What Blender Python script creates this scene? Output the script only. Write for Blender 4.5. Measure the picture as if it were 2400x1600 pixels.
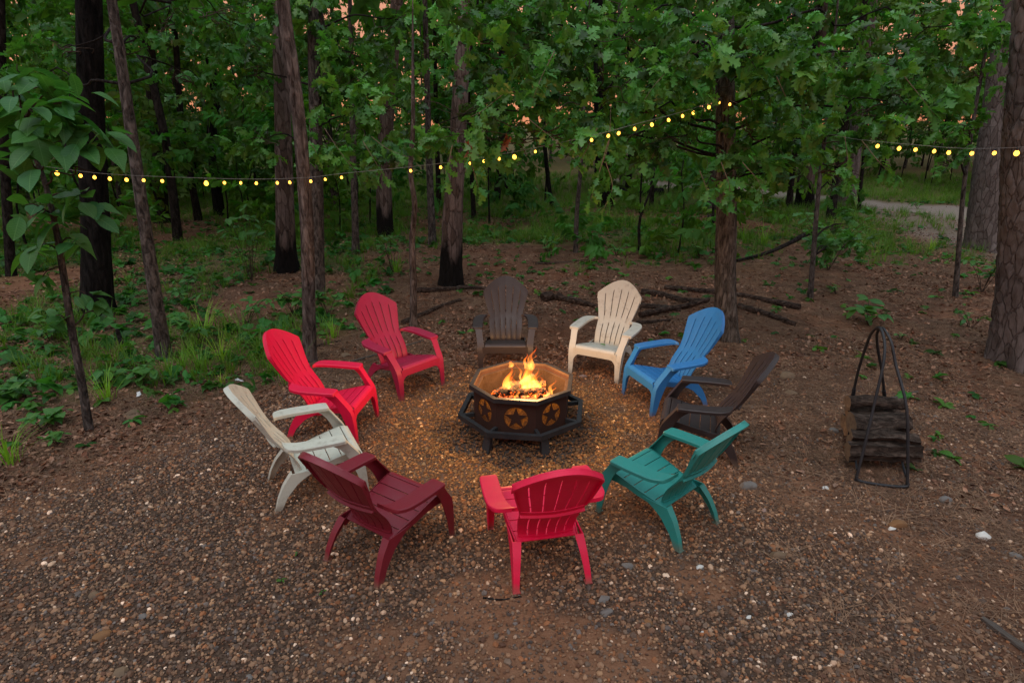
import bpy, bmesh, math, random
import numpy as np
from mathutils import Vector, Matrix, Euler
random.seed(7); RNG = np.random.default_rng(11)
R = math.radians
SC = bpy.context.scene
COL = SC.collection
for o in list(bpy.data.objects): bpy.data.objects.remove(o)

# ------------------------------------------------------------------ camera, sky, sun, exposure
CAM = (0.0, -5.218, 2.92); PITCH = R(19.42); FPX = 1468.0
cd = bpy.data.cameras.new('camera'); cam = bpy.data.objects.new('camera', cd); COL.objects.link(cam)
cam.location = CAM; cam.rotation_euler = (R(90) - PITCH, 0, 0)
cd.sensor_width = 36; cd.lens = FPX / 2400 * 36; cd.clip_start = .05; cd.clip_end = 600
SC.camera = cam

SUN_EL, SUN_AZ = R(60), R(205)          # azimuth from +Y, clockwise: soft light from high behind the camera
world = bpy.data.worlds.new('World'); SC.world = world; world.use_nodes = True
wn = world.node_tree; wn.nodes.clear()
def wnode(t): return wn.nodes.new(t)
w_out = wnode('ShaderNodeOutputWorld'); w_bg = wnode('ShaderNodeBackground'); sky = wnode('ShaderNodeTexSky')
sky.sky_type = 'NISHITA'; sky.sun_disc = False; sky.sun_elevation = SUN_EL; sky.sun_rotation = SUN_AZ
sky.dust_density = 3.0; sky.altitude = 100
w_tc = wnode('ShaderNodeTexCoord'); w_sep = wnode('ShaderNodeSeparateXYZ'); w_rmp = wnode('ShaderNodeValToRGB')
wn.links.new(w_tc.outputs['Generated'], w_sep.inputs[0]); wn.links.new(w_sep.outputs['Z'], w_rmp.inputs[0])
cr = w_rmp.color_ramp                      # dusk cloud layer: salmon low down, grey-blue overhead
cr.elements[0].position = 0.0; cr.elements[0].color = (8.6, 3.2, 1.5, 1)
cr.elements[1].position = 1.0; cr.elements[1].color = (10.2, 12.0, 13.2, 1)
e = cr.elements.new(.17); e.color = (8.4, 3.5, 1.9, 1)
e = cr.elements.new(.30); e.color = (4.6, 4.0, 4.2, 1)
e = cr.elements.new(.6); e.color = (7.2, 8.4, 9.6, 1)
w_mix = wnode('ShaderNodeMix'); w_mix.data_type = 'RGBA'; w_mix.inputs[0].default_value = .86
wn.links.new(sky.outputs[0], w_mix.inputs[6]); wn.links.new(w_rmp.outputs[0], w_mix.inputs[7])
wn.links.new(w_mix.outputs[2], w_bg.inputs[0]); w_bg.inputs[1].default_value = .112
wn.links.new(w_bg.outputs[0], w_out.inputs[0])

sl = bpy.data.lights.new('sun', 'SUN'); sun = bpy.data.objects.new('sun', sl); COL.objects.link(sun)
sl.energy = .7; sl.angle = R(26); sl.color = (1.0, .90, .86)
sun.rotation_euler = (R(90) - SUN_EL, 0, math.pi - SUN_AZ)
SC.view_settings.view_transform = 'Standard'; SC.view_settings.look = 'None'
SC.view_settings.exposure = -0.08; SC.view_settings.gamma = 1.0; SC.view_settings.use_curve_mapping = False
SC.render.engine = 'CYCLES'
SC.cycles.use_denoising = True; SC.cycles.max_bounces = 7; SC.cycles.diffuse_bounces = 3; SC.cycles.glossy_bounces = 2
SC.cycles.transmission_bounces = 4; SC.cycles.transparent_max_bounces = 8; SC.cycles.volume_bounces = 0
SC.cycles.use_adaptive_sampling = True; SC.cycles.adaptive_threshold = .018; SC.cycles.sample_clamp_indirect = 4.0; SC.cycles.caustics_reflective = False; SC.cycles.caustics_refractive = False

# ------------------------------------------------------------------ pixel -> world (places read off the photograph at 2400 x 1600)
CP, SP = math.cos(PITCH), math.sin(PITCH)
def ray(px, py):
    u = (px - 1200) / FPX; v = (py - 800) / FPX
    return (u, CP - v * SP, -SP - v * CP)
def ground(px, py, z=0.0):
    d = ray(px, py); t = (z - CAM[2]) / d[2]
    return (CAM[0] + t * d[0], CAM[1] + t * d[1])
def plane(px, py, Y):
    d = ray(px, py); t = (Y - CAM[1]) / d[1]
    return Vector((CAM[0] + t * d[0], Y, CAM[2] + t * d[2]))
def depth(Y, z=0.0): return (Y - CAM[1]) * CP - (z - CAM[2]) * SP

# ------------------------------------------------------------------ numpy noise
def _hash(ix, iy, s=0):
    h = (ix.astype(np.int64) * 374761393 + iy.astype(np.int64) * 668265263 + s * 974711) & 0x7fffffff
    h = ((h ^ (h >> 13)) * 1274126177) & 0x7fffffff
    return ((h ^ (h >> 16)) & 0xffff) / 65535.0
def vnoise(x, y, s=0):
    x = np.asarray(x, float); y = np.asarray(y, float)
    ix = np.floor(x); iy = np.floor(y); fx = x - ix; fy = y - iy
    fx = fx * fx * (3 - 2 * fx); fy = fy * fy * (3 - 2 * fy)
    a = _hash(ix, iy, s); b = _hash(ix + 1, iy, s); c = _hash(ix, iy + 1, s); d = _hash(ix + 1, iy + 1, s)
    return (a + (b - a) * fx) * (1 - fy) + (c + (d - c) * fx) * fy
def fbm(x, y, s=0, o=4):
    r = 0; a = .5; t = 0
    for i in range(o):
        r = r + a * vnoise(np.asarray(x) * 2 ** i, np.asarray(y) * 2 ** i, s + i); t += a; a *= .5
    return r / t
def sstep(a, b, x):
    t = np.clip((np.asarray(x, float) - a) / (b - a), 0, 1); return t * t * (3 - 2 * t)
PIT = (0.10, 0.49)
def gz(x, y):
    x = np.asarray(x, float); y = np.asarray(y, float)
    r = np.hypot(x - PIT[0], y - PIT[1] + .3)
    far = sstep(2.6, 6, r)
    return far * ((fbm(x * .55, y * .55, 3) - .5) * .22) + (fbm(x * 2.1, y * 2.1, 9) - .5) * .03
def gzf(x, y): return float(gz(np.array([x]), np.array([y]))[0])

# ------------------------------------------------------------------ materials
MATS = {}
def newmat(name):
    m = bpy.data.materials.new(name); m.use_nodes = True; nt = m.node_tree; nt.nodes.clear()
    out = nt.nodes.new('ShaderNodeOutputMaterial'); MATS[name] = m
    return m, nt, out
def N(nt, t, **kw):
    n = nt.nodes.new(t)
    for k, v in kw.items(): setattr(n, k, v)
    return n
def mixrgb(nt, fac, a, b, blend='MIX'):
    n = N(nt, 'ShaderNodeMix', data_type='RGBA', blend_type=blend)
    for i, v in ((0, fac), (6, a), (7, b)):
        if isinstance(v, (int, float)): n.inputs[i].default_value = v
        elif isinstance(v, tuple): n.inputs[i].default_value = (*v[:3], 1)
        else: nt.links.new(v, n.inputs[i])
    return n.outputs[2]
def mathn(nt, op, a, b=None, clamp=False):
    n = N(nt, 'ShaderNodeMath', operation=op, use_clamp=clamp)
    for i, v in ((0, a), (1, b)):
        if v is None: continue
        if isinstance(v, (int, float)): n.inputs[i].default_value = v
        else: nt.links.new(v, n.inputs[i])
    return n.outputs[0]
def ramp(nt, fac, stops):
    n = N(nt, 'ShaderNodeValToRGB'); nt.links.new(fac, n.inputs[0]); c = n.color_ramp
    while len(c.elements) > 1: c.elements.remove(c.elements[-1])
    for i, (p, v) in enumerate(stops):
        e = c.elements[0] if i == 0 else c.elements.new(p)
        e.position = p; e.color = (*(v if isinstance(v, tuple) else (v, v, v)), 1)
    return n.outputs[0]
def coords(nt, kind='Object', scale=(1, 1, 1)):
    t = N(nt, 'ShaderNodeTexCoord'); mp = N(nt, 'ShaderNodeMapping'); mp.inputs['Scale'].default_value = scale
    nt.links.new(t.outputs[kind], mp.inputs[0]); return mp.outputs[0]
def noise(nt, vec, scale, detail=4, rough=.55, out='Fac', dist=0.0):
    n = N(nt, 'ShaderNodeTexNoise'); nt.links.new(vec, n.inputs['Vector'])
    n.inputs['Scale'].default_value = scale; n.inputs['Detail'].default_value = detail
    n.inputs['Roughness'].default_value = rough; n.inputs['Distortion'].default_value = dist
    return n.outputs[out]
def voro(nt, vec, scale, feature='F1', out='Distance'):
    n = N(nt, 'ShaderNodeTexVoronoi', feature=feature); nt.links.new(vec, n.inputs['Vector']); n.inputs['Scale'].default_value = scale
    return n.outputs[out]
def bump(nt, h, strength, dist=.01, nrm=None):
    b = N(nt, 'ShaderNodeBump'); b.inputs['Strength'].default_value = strength; b.inputs['Distance'].default_value = dist
    nt.links.new(h, b.inputs['Height'])
    if nrm is not None: nt.links.new(nrm, b.inputs['Normal'])
    return b.outputs[0]
def pbsdf(nt, out, col, rough=.6, spec=.5, metal=0.0, nrm=None):
    p = N(nt, 'ShaderNodeBsdfPrincipled')
    for k, v in (('Base Color', col), ('Roughness', rough), ('Metallic', metal), ('Specular IOR Level', spec)):
        if isinstance(v, (int, float)): p.inputs[k].default_value = v
        elif isinstance(v, tuple): p.inputs[k].default_value = (*v[:3], 1)
        else: nt.links.new(v, p.inputs[k])
    if nrm is not None: nt.links.new(nrm, p.inputs['Normal'])
    if out is not None: nt.links.new(p.outputs[0], out.inputs['Surface'])
    return p
def mul(c, k): return tuple(min(1, x * k) for x in c)

def plastic(name, c, dirt=.25, rough=.5):
    m, nt, out = newmat(name); v = coords(nt)
    n1 = noise(nt, v, 5, 6, .65); n2 = noise(nt, v, 40, 4, .6)
    col = mixrgb(nt, ramp(nt, n1, [(.3, 0.0), (.75, .45)]), c, mul(c, .72))
    col = mixrgb(nt, ramp(nt, noise(nt, v, 9, 8, .72), [(.52, 0.0), (.72, dirt)]), col, (.11, .075, .045))
    col = mixrgb(nt, ramp(nt, n2, [(.62, 0.0), (.75, .25)]), col, mul(tuple(x + .05 for x in c), 1.25))
    sep = N(nt, 'ShaderNodeSeparateXYZ'); nt.links.new(v, sep.inputs[0])
    mud = mathn(nt, 'ADD', sep.outputs['Z'], mathn(nt, 'MULTIPLY', mathn(nt, 'SUBTRACT', n1, .5), .16))
    col = mixrgb(nt, ramp(nt, mud, [(.0, .75), (.075, 0.0)]), col, (.16, .10, .065))       # dried mud splashed on the feet
    ro = ramp(nt, n1, [(.2, rough - .08), (.8, rough + .14)])
    g = noise(nt, coords(nt, scale=(1, 1, .12)), 160, 2, .5)
    pbsdf(nt, out, col, ro, .45, 0, bump(nt, mixrgb(nt, .5, g, n2), .12, .004)); return m
def bark(name, c1, c2, c3, scale=(9, 9, 1.6), plate=False, char=0.0, bmp=.9, lich_=.35):
    """c1 crack, c2 body, c3 highlight; char = height of the old burn scar"""
    m, nt, out = newmat(name); v = coords(nt, scale=scale)
    wob = noise(nt, v, .9, 5, .6, out='Color')
    vv = mixrgb(nt, .55 if plate else .25, v, wob, 'ADD')
    if plate:
        e = mathn(nt, 'ADD', voro(nt, vv, 1.0, 'DISTANCE_TO_EDGE'), mathn(nt, 'MULTIPLY', mathn(nt, 'SUBTRACT', noise(nt, v, 4.0, 4, .7), .45), .22)); cell = voro(nt, vv, 1.0, 'F1', 'Color')
        crack = ramp(nt, e, [(0.0, .40), (.04, .72), (.10, 1.0)])
    else:
        e = noise(nt, vv, 1.6, 7, .68, dist=.6); cell = noise(nt, vv, 3.1, 3, .6, out='Color')
        crack = ramp(nt, e, [(.36, 0.0), (.47, .5), (.57, 1.0)])
    fine = noise(nt, coords(nt, scale=(30, 30, 9)), 1, 5, .7)
    body = mixrgb(nt, ramp(nt, cell, [(.25, 0.0), (.75, 1.0)]), c2, c3)
    body = mixrgb(nt, ramp(nt, fine, [(.35, .45), (.7, 0.0)]), body, c1)
    col = mixrgb(nt, crack, c1, body)
    lich = ramp(nt, noise(nt, coords(nt, scale=(1, 1, .6)), 3.2, 6, .7), [(.6, 0.0), (.7, lich_)])
    col = mixrgb(nt, lich, col, (.16, .17, .14))
    if char > 0:
        sep = N(nt, 'ShaderNodeSeparateXYZ'); nt.links.new(coords(nt), sep.inputs[0])
        h = mathn(nt, 'ADD', mathn(nt, 'DIVIDE', sep.outputs['Z'], char), mathn(nt, 'MULTIPLY', noise(nt, coords(nt, scale=(2, 2, .5)), 1.5, 4), .9))
        col = mixrgb(nt, ramp(nt, h, [(.85, .95), (1.45, 0.0)]), col, (.006, .006, .006))
    hgt = mixrgb(nt, .3, crack, fine)
    pbsdf(nt, out, col, .95, .1, 0, bump(nt, hgt, bmp, .03)); return m
def leafmat(name, c, tr=.35, rough=.42, veins=0.0, inst=True, spec=.35):
    m, nt, out = newmat(name)
    col = c; v = coords(nt)
    n1 = noise(nt, v, 14, 3)
    if inst:
        at = N(nt, 'ShaderNodeAttribute', attribute_type='INSTANCER', attribute_name='icol')
        col = mixrgb(nt, 1.0, c, at.outputs['Color'], 'MULTIPLY')
    else:
        oi = N(nt, 'ShaderNodeObjectInfo')
        col = mixrgb(nt, ramp(nt, oi.outputs['Random'], [(0, 0.0), (1, .8)]), c, (c[0] * 1.9, c[1] * 1.25, c[2] * .8))
    col = mixrgb(nt, ramp(nt, n1, [(.35, 0.0), (.7, .5)]), col, mixrgb(nt, 1.0, col, (.6, .72, .7), 'MULTIPLY'))
    if veins:
        sp = N(nt, 'ShaderNodeSeparateXYZ'); nt.links.new(v, sp.inputs[0]); ax = mathn(nt, 'DIVIDE', mathn(nt, 'ABSOLUTE', sp.outputs['X']), veins); ay = mathn(nt, 'DIVIDE', sp.outputs['Y'], veins)
        w_ = mathn(nt, 'SINE', mathn(nt, 'MULTIPLY', mathn(nt, 'SUBTRACT', ay, mathn(nt, 'MULTIPLY', ax, .75)), 62.0))
        vn = mathn(nt, 'MAXIMUM', ramp(nt, w_, [(.86, 0.0), (.99, .5)]), ramp(nt, ax, [(.006, .8), (.016, 0.0)]))
        col = mixrgb(nt, vn, col, (c[0] * 2.2 + .02, c[1] * 1.5 + .02, c[2] * 1.6 + .01))
        hole = ramp(nt, noise(nt, v, 30, 3), [(.68, 0.0), (.72, .7)]); col = mixrgb(nt, hole, col, (.10, .075, .03))
    p = pbsdf(nt, None, col, rough, spec)
    t = N(nt, 'ShaderNodeBsdfTranslucent'); nt.links.new(mixrgb(nt, 1.0, col, (1.25, 1.35, .55), 'MULTIPLY'), t.inputs[0])
    mx = N(nt, 'ShaderNodeMixShader'); mx.inputs[0].default_value = tr
    nt.links.new(p.outputs[0], mx.inputs[1]); nt.links.new(t.outputs[0], mx.inputs[2]); nt.links.new(mx.outputs[0], out.inputs['Surface'])
    return m
def instmat(name, rough=.8, spec=.3, k=1.0):
    m, nt, out = newmat(name)
    at = N(nt, 'ShaderNodeAttribute', attribute_type='INSTANCER', attribute_name='icol')
    n1 = noise(nt, coords(nt), 2.2, 4)
    col = mixrgb(nt, ramp(nt, n1, [(.3, 0.0), (.75, .5)]), at.outputs['Color'], mixrgb(nt, 1.0, at.outputs['Color'], (.55, .5, .48), 'MULTIPLY'))
    pbsdf(nt, out, col, rough, spec); return m
def simple(name, c1, c2, scale=6, rough=.8, spec=.3, metal=0, b=.4, sc=(1, 1, 1), det=6):
    m, nt, out = newmat(name); v = coords(nt, scale=sc)
    n1 = noise(nt, v, scale, det, .65); n2 = noise(nt, v, scale * 7, 4, .6)
    col = mixrgb(nt, ramp(nt, n1, [(.3, 0.0), (.7, 1.0)]), c1, c2)
    pbsdf(nt, out, col, rough, spec, metal, bump(nt, mixrgb(nt, .5, n1, n2), b, .02)); return m

plastic('plastic_red', (.78, .004, .058), .14); plastic('plastic_raspberry', (.36, .010, .052), .2)
plastic('plastic_maroon', (.20, .013, .026), .15, .42); plastic('plastic_brown', (.034, .023, .022), .06, .46)
plastic('plastic_cream', (.55, .54, .47), .5, .6); plastic('plastic_pale', (.56, .57, .48), .5, .6)
plastic('plastic_blue', (.032, .20, .50), .14, .40); plastic('plastic_teal', (.024, .25, .22), .14, .42)
bark('bark_pine', (.050, .036, .032), (.135, .112, .104), (.21, .18, .172), (11, 11, 3.4), True, 0, 1.0)
bark('bark_pine_charred', (.010, .008, .008), (.10, .072, .06), (.20, .155, .14), (13, 13, 3.2), True, 1.5, 1.0)
bark('bark_charred', (.002, .002, .002), (.010, .009, .009), (.030, .027, .026), (7, 7, 2), False, 0, 1.0, .03)
bark('bark_oak', (.030, .024, .020), (.145, .125, .108), (.25, .222, .195), (16, 16, 4.0))
bark('bark_grey', (.020, .017, .016), (.12, .10, .09), (.20, .175, .16), (13, 13, 4.6))
bark('bark_snag', (.026, .018, .015), (.14, .108, .096), (.27, .225, .205), (12, 12, 3.0))
bark('bark_dark', (.006, .005, .005), (.030, .025, .023), (.055, .046, .042), (12, 12, 4.2), lich_=.1)
bark('bark_log', (.018, .012, .009), (.085, .055, .042), (.15, .105, .085), (2.2, 18, 18))
bark('bark_firewood', (.022, .016, .013), (.085, .060, .047), (.14, .105, .085), (5, 13, 13))
leafmat('leaf_oak', (.072, .235, .050), .38, .34, spec=.4)
leafmat('leaf_oak_part', (.062, .225, .052), .36, .34, inst=False, spec=.4)
leafmat('leaf_far', (.072, .215, .036), .48, .5, spec=.2)
leafmat('leaf_big', (.040, .165, .042), .38, .45, veins=.255, inst=False)
leafmat('leaf_plant', (.050, .185, .040), .38, .45, veins=1.0, inst=False)
leafmat('leaf_cover', (.045, .17, .035), .38, .5, spec=.25)
leafmat('grass', (.115, .255, .028), .4, .5)
leafmat('grass_part', (.19, .42, .04), .4, .5, inst=False)
instmat('pebble', .75, .35); instmat('litter', .85, .2); instmat('straw', .9, .15)
simple('rock_tan', (.20, .13, .075), (.11, .075, .05), 5); simple('rock_grey', (.19, .17, .155), (.10, .088, .08), 6)
simple('rock_white', (.68, .66, .62), (.42, .40, .36), 7); simple('rock_orange', (.24, .115, .045), (.13, .07, .035), 5)
simple('rock_pink', (.34, .23, .19), (.2, .13, .105), 6)
simple('iron_black', (.020, .021, .024), (.043, .040, .040), 9, .55, .5, .35, .25)
simple('iron_rust', (.055, .022, .014), (.026, .013, .010), 5, .75, .3, .15, .3, (1, 1, .45))
simple('iron_inner', (.075, .046, .031), (.04, .025, .018), 6, .85, .2, 0, .3)
simple('ash', (.30, .25, .20), (.17, .13, .10), 14, .95, .1, 0, .8)
simple('char_wood', (.012, .010, .010), (.05, .035, .028), 14, .95, .1, 0, .9, (1, 1, .3))
simple('rack_paint', (.012, .013, .016), (.024, .025, .028), 10, .5, .4, 0, .15)
simple('wood_end', (.26, .18, .11), (.14, .09, .06), 18, .9, .1, 0, .4)
simple('wood_grey', (.12, .10, .085), (.055, .045, .04), 6, .9, .1, 0, .6, (1, 12, 12))
simple('wire', (.26, .26, .25), (.16, .16, .16), 10, .5); simple('socket', (.03, .035, .03), (.02, .02, .02), 10, .5)
simple('twig', (.075, .055, .042), (.035, .027, .022), 12, .9, .1); simple('twig_pale', (.24, .19, .14), (.12, .09, .07), 12, .9, .1)
simple('dead_leaf', (.20, .062, .022), (.10, .034, .014), 14, .8)
simple('paper', (.72, .72, .70), (.5, .5, .5), 14, .8)
def mesh_liner():
    m, nt, out = newmat('mesh_liner'); v = coords(nt, scale=(1, 1, 1)); n1 = noise(nt, v, 6, 5, .65); n2 = noise(nt, v, 70, 3, .6)
    col = mixrgb(nt, ramp(nt, n1, [(.3, 0.0), (.7, 1.0)]), (.10, .062, .04), (.05, .03, .02)); col = mixrgb(nt, ramp(nt, n2, [(.4, .5), (.6, 0.0)]), col, (.06, .04, .03))
    p = pbsdf(nt, None, col, .85, .2); t = N(nt, 'ShaderNodeBsdfTranslucent'); t.inputs[0].default_value = (.36, .26, .12, 1)
    mx = N(nt, 'ShaderNodeMixShader'); nt.links.new(ramp(nt, n2, [(.42, .25), (.62, .7)]), mx.inputs[0]); nt.links.new(p.outputs[0], mx.inputs[1]); nt.links.new(t.outputs[0], mx.inputs[2]); nt.links.new(mx.outputs[0], out.inputs['Surface'])
mesh_liner()
def emis(name, c, s):
    m, nt, out = newmat(name); e = N(nt, 'ShaderNodeEmission'); e.inputs[0].default_value = (*c, 1); e.inputs[1].default_value = s
    nt.links.new(e.outputs[0], out.inputs['Surface']); return m
emis('bulb_glow', (1.0, .46, .055), 5.0)

# ------------------------------------------------------------------ object helpers
def smooth_mesh(me, ang=35):
    bm = bmesh.new(); bm.from_mesh(me); c = math.cos(R(ang))
    for f in bm.faces: f.smooth = True
    for ed in bm.edges:
        if len(ed.link_faces) == 2 and ed.link_faces[0].normal.dot(ed.link_faces[1].normal) < c: ed.smooth = False
    bm.to_mesh(me); bm.free()
def mesh(name, verts, faces, mat=None, ang=35, fix=True):
    me = bpy.data.meshes.new(name)
    me.from_pydata([tuple(v) for v in verts], [], faces)
    if fix:
        bm = bmesh.new(); bm.from_mesh(me); bmesh.ops.recalc_face_normals(bm, faces=bm.faces); bm.to_mesh(me); bm.free()
    if ang: smooth_mesh(me, ang)
    if mat: me.materials.append(MATS[mat])
    return me
def link(name, data, parent=None, loc=None, rot=None, scale=None):
    o = bpy.data.objects.new(name, data); COL.objects.link(o)
    if parent is not None: o.parent = parent
    if loc is not None: o.location = loc
    if rot is not None: o.rotation_euler = rot
    if scale is not None: o.scale = scale if hasattr(scale, '__len__') else (scale,) * 3
    return o
def tag(o, label, cat, group=None):
    o['label'] = label; o['category'] = cat
    if group: o['group'] = group
    return o
def empty(name, loc, rz=0, label=None, cat=None, group=None):
    o = link(name, None, None, loc, (0, 0, rz)); o.empty_display_size = .1
    if label: tag(o, label, cat, group)
    return o
def joinparts(parts):
    V = []; F = []
    for v, f in parts:
        b = len(V); V += list(v); F += [tuple(i + b for i in q) for q in f]
    return V, F
def loft(secs, cap=True, closed=True):
    n = len(secs[0]); V = [v for s in secs for v in s]; F = []
    for i in range(len(secs) - 1):
        for j in range(n if closed else n - 1):
            k = (j + 1) % n
            F.append((i * n + j, i * n + k, (i + 1) * n + k, (i + 1) * n + j))
    if cap and closed:
        F.append(tuple(range(n))[::-1]); F.append(tuple(range((len(secs) - 1) * n, len(secs) * n)))
    return V, F
def tube(pts, rad, n=8, cap=True, ph=0.0):
    """polyline tube with parallel-transported rings"""
    P = [Vector(p) for p in pts]; secs = []
    if not hasattr(rad, '__len__'): rad = [rad] * len(P)
    up = Vector((0.31, .2, .93)) if abs((P[-1] - P[0]).normalized().z) < .8 else Vector((1, .1, 0))
    for i, p in enumerate(P):
        t = (P[min(i + 1, len(P) - 1)] - P[max(i - 1, 0)]).normalized()
        a = (up - t * up.dot(t)).normalized(); b = t.cross(a); up = a
        secs.append([p + (a * math.cos(ph + 2 * math.pi * k / n) + b * math.sin(ph + 2 * math.pi * k / n)) * rad[i] for k in range(n)])
    return loft(secs, cap)
def boxv(c, s):
    x, y, z = c; a, b, d = (q / 2 for q in s)
    V = [Vector((x + i * a, y + j * b, z + k * d)) for i in (-1, 1) for j in (-1, 1) for k in (-1, 1)]
    return V, [(0, 1, 3, 2), (4, 6, 7, 5), (0, 4, 5, 1), (2, 3, 7, 6), (0, 2, 6, 4), (1, 5, 7, 3)]
def spline(pts, n):
    """Catmull-Rom through pts"""
    P = [Vector(p) for p in pts]; P = [P[0] * 2 - P[1]] + P + [P[-1] * 2 - P[-2]]; out = []; m = len(P) - 3
    for i in range(n):
        t = i / (n - 1) * m; k = min(int(t), m - 1); t -= k; a, b, c, d = P[k:k + 4]
        out.append(.5 * ((2 * b) + (c - a) * t + (2 * a - 5 * b + 4 * c - d) * t * t + (3 * b - a - 3 * c + d) * t ** 3))
    return out
def interp(tbl, x):
    xs = [t[0] for t in tbl]; return float(np.interp(x, xs, [t[1] for t in tbl]))

# geometry-node instancer: one object, many small pieces
GROUPS = {}
def node_group(key, protos):
    g = bpy.data.node_groups.new(key, 'GeometryNodeTree')
    g.interface.new_socket('Geometry', in_out='INPUT', socket_type='NodeSocketGeometry')
    g.interface.new_socket('Geometry', in_out='OUTPUT', socket_type='NodeSocketGeometry')
    gi = g.nodes.new('NodeGroupInput'); go = g.nodes.new('NodeGroupOutput')
    jn = g.nodes.new('GeometryNodeJoinGeometry')
    for p in protos:
        oi = g.nodes.new('GeometryNodeObjectInfo'); oi.inputs['Object'].default_value = p; oi.inputs['As Instance'].default_value = True
        g.links.new(oi.outputs['Geometry'], jn.inputs[0])
    ip = g.nodes.new('GeometryNodeInstanceOnPoints'); ip.inputs['Pick Instance'].default_value = True
    def attr(nm, ty):
        a = g.nodes.new('GeometryNodeInputNamedAttribute'); a.data_type = ty; a.inputs['Name'].default_value = nm; return a.outputs['Attribute']
    m2p = g.nodes.new('GeometryNodeMeshToPoints')
    g.links.new(gi.outputs[0], m2p.inputs['Mesh']); g.links.new(m2p.outputs[0], ip.inputs['Points'])
    g.links.new(jn.outputs[0], ip.inputs['Instance']); g.links.new(attr('idx', 'INT'), ip.inputs['Instance Index'])
    g.links.new(attr('rot', 'FLOAT_VECTOR'), ip.inputs['Rotation']); g.links.new(attr('scl', 'FLOAT_VECTOR'), ip.inputs['Scale'])
    g.links.new(ip.outputs[0], go.inputs[0]); return g
def proto(name, me): return bpy.data.objects.new(name, me)
def scatter(name, key, pos, rot, scl, icol, parent=None, kind='stuff'):
    n = len(pos); me = bpy.data.meshes.new(name); me.vertices.add(n)
    me.vertices.foreach_set('co', np.asarray(pos, np.float32).ravel())
    scl = np.asarray(scl, np.float32)
    if scl.ndim == 1: scl = np.repeat(scl[:, None], 3, 1)
    a = me.attributes.new('rot', 'FLOAT_VECTOR', 'POINT'); a.data.foreach_set('vector', np.asarray(rot, np.float32).ravel())
    a = me.attributes.new('scl', 'FLOAT_VECTOR', 'POINT'); a.data.foreach_set('vector', scl.ravel())
    a = me.attributes.new('idx', 'INT', 'POINT'); a.data.foreach_set('value', RNG.integers(0, 64, n).astype(np.int32))
    a = me.attributes.new('icol', 'FLOAT_COLOR', 'POINT'); c = np.ones((n, 4), np.float32); c[:, :3] = icol; a.data.foreach_set('color', c.ravel())
    o = link(name, me, parent); md = o.modifiers.new('scatter', 'NODES'); md.node_group = GROUPS[key]
    if kind: o['kind'] = kind
    return o

# ------------------------------------------------------------------ leaves
def leaf_outline(kind):
    if kind == 'oak':      # half outline (t along, half width), deep rounded lobes
        return [(.0, .012), (.12, .035), (.21, .12), (.30, .19), (.335, .095), (.42, .12), (.52, .27), (.58, .29), (.60, .13), (.68, .15), (.77, .30), (.83, .28), (.845, .13), (.90, .12), (.96, .10), (1.0, .0)]
    if kind == 'oval':
        return [(.0, .01), (.12, .10), (.3, .20), (.5, .25), (.68, .235), (.85, .15), (1.0, .0)]
    if kind == 'broad':
        return [(.0, .02), (.08, .18), (.25, .34), (.42, .36), (.60, .28), (.8, .13), (1.0, .0)]
    return [(.0, .02), (.35, .24), (.7, .2), (1.0, 0)]
def leaf_geo(kind, L=1.0, fold=.25, droop=.25):
    V = []; F = []
    ol = leaf_outline(kind)
    mid = []
    for t, w in ol: mid.append(len(V)); V.append(Vector((0, t * L, -droop * t * t * L)))
    for s in (-1, 1):
        ed = []
        for t, w in ol: ed.append(len(V)); V.append(Vector((s * w * L, t * L, -droop * t * t * L + w * fold * L + (.02 * L * math.sin(t * 8 + s)))))
        for i in range(len(ol) - 1):
            q = (mid[i], ed[i], ed[i + 1], mid[i + 1]) if s < 0 else (mid[i], mid[i + 1], ed[i + 1], ed[i])
            F.append(q[:3] if i == -1 else q)
    return V, F
def xf(vf, M): return [M @ v for v in vf[0]], vf[1]
def spray(kind, nleaf, L, twig, seed, spread=1.0, droopy=.3):
    r = random.Random(seed); parts = []
    for i in range(nleaf):
        t = (.35 + .65 * i / max(1, nleaf - 1)) * twig
        az = i * 2.4 + r.uniform(-.4, .4); el = r.uniform(-.7, .35) - droopy * .5
        lg = leaf_geo(kind, L * r.uniform(.7, 1.15), r.uniform(.1, .5), r.uniform(.1, .6))
        off = r.uniform(.3, 1.15) * spread
        M = Matrix.Translation((0, t, 0)) @ Matrix.Rotation(math.sin(az) * off * 1.25, 4, 'Z') @ Matrix.Rotation(el, 4, 'X') @ Matrix.Rotation(r.uniform(-.8, .8), 4, 'Y')
        parts.append(xf(lg, M))
    return joinparts(parts)
def proto_set(key, matname, gens, flat=False):
    ps = []
    for i, vf in enumerate(gens):
        me = mesh(key + '_piece', vf[0], vf[1], matname, None, fix=False)
        for p in me.polygons: p.use_smooth = not flat
        ps.append(proto('%s_piece' % key, me))
    GROUPS[key] = node_group(key, ps)
proto_set('oak', 'leaf_oak', [spray('oak', 7, .15, .20, 10 + i) for i in range(6)])
proto_set('far', 'leaf_far', [spray('simple', 12, .13, .42, 30 + i, 1.2) for i in range(5)])
proto_set('farbig', 'leaf_far', [spray('simple', 16, .24, .8, 50 + i, 1.3) for i in range(5)])
proto_set('cover', 'leaf_cover', [spray('oval', 7, .09, .05, 70 + i, 2.2, -.4) for i in range(4)])
proto_set('broadcover', 'leaf_cover', [spray('broad', 5, .13, .08, 80 + i, 2.2, -.6) for i in range(4)])
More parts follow.
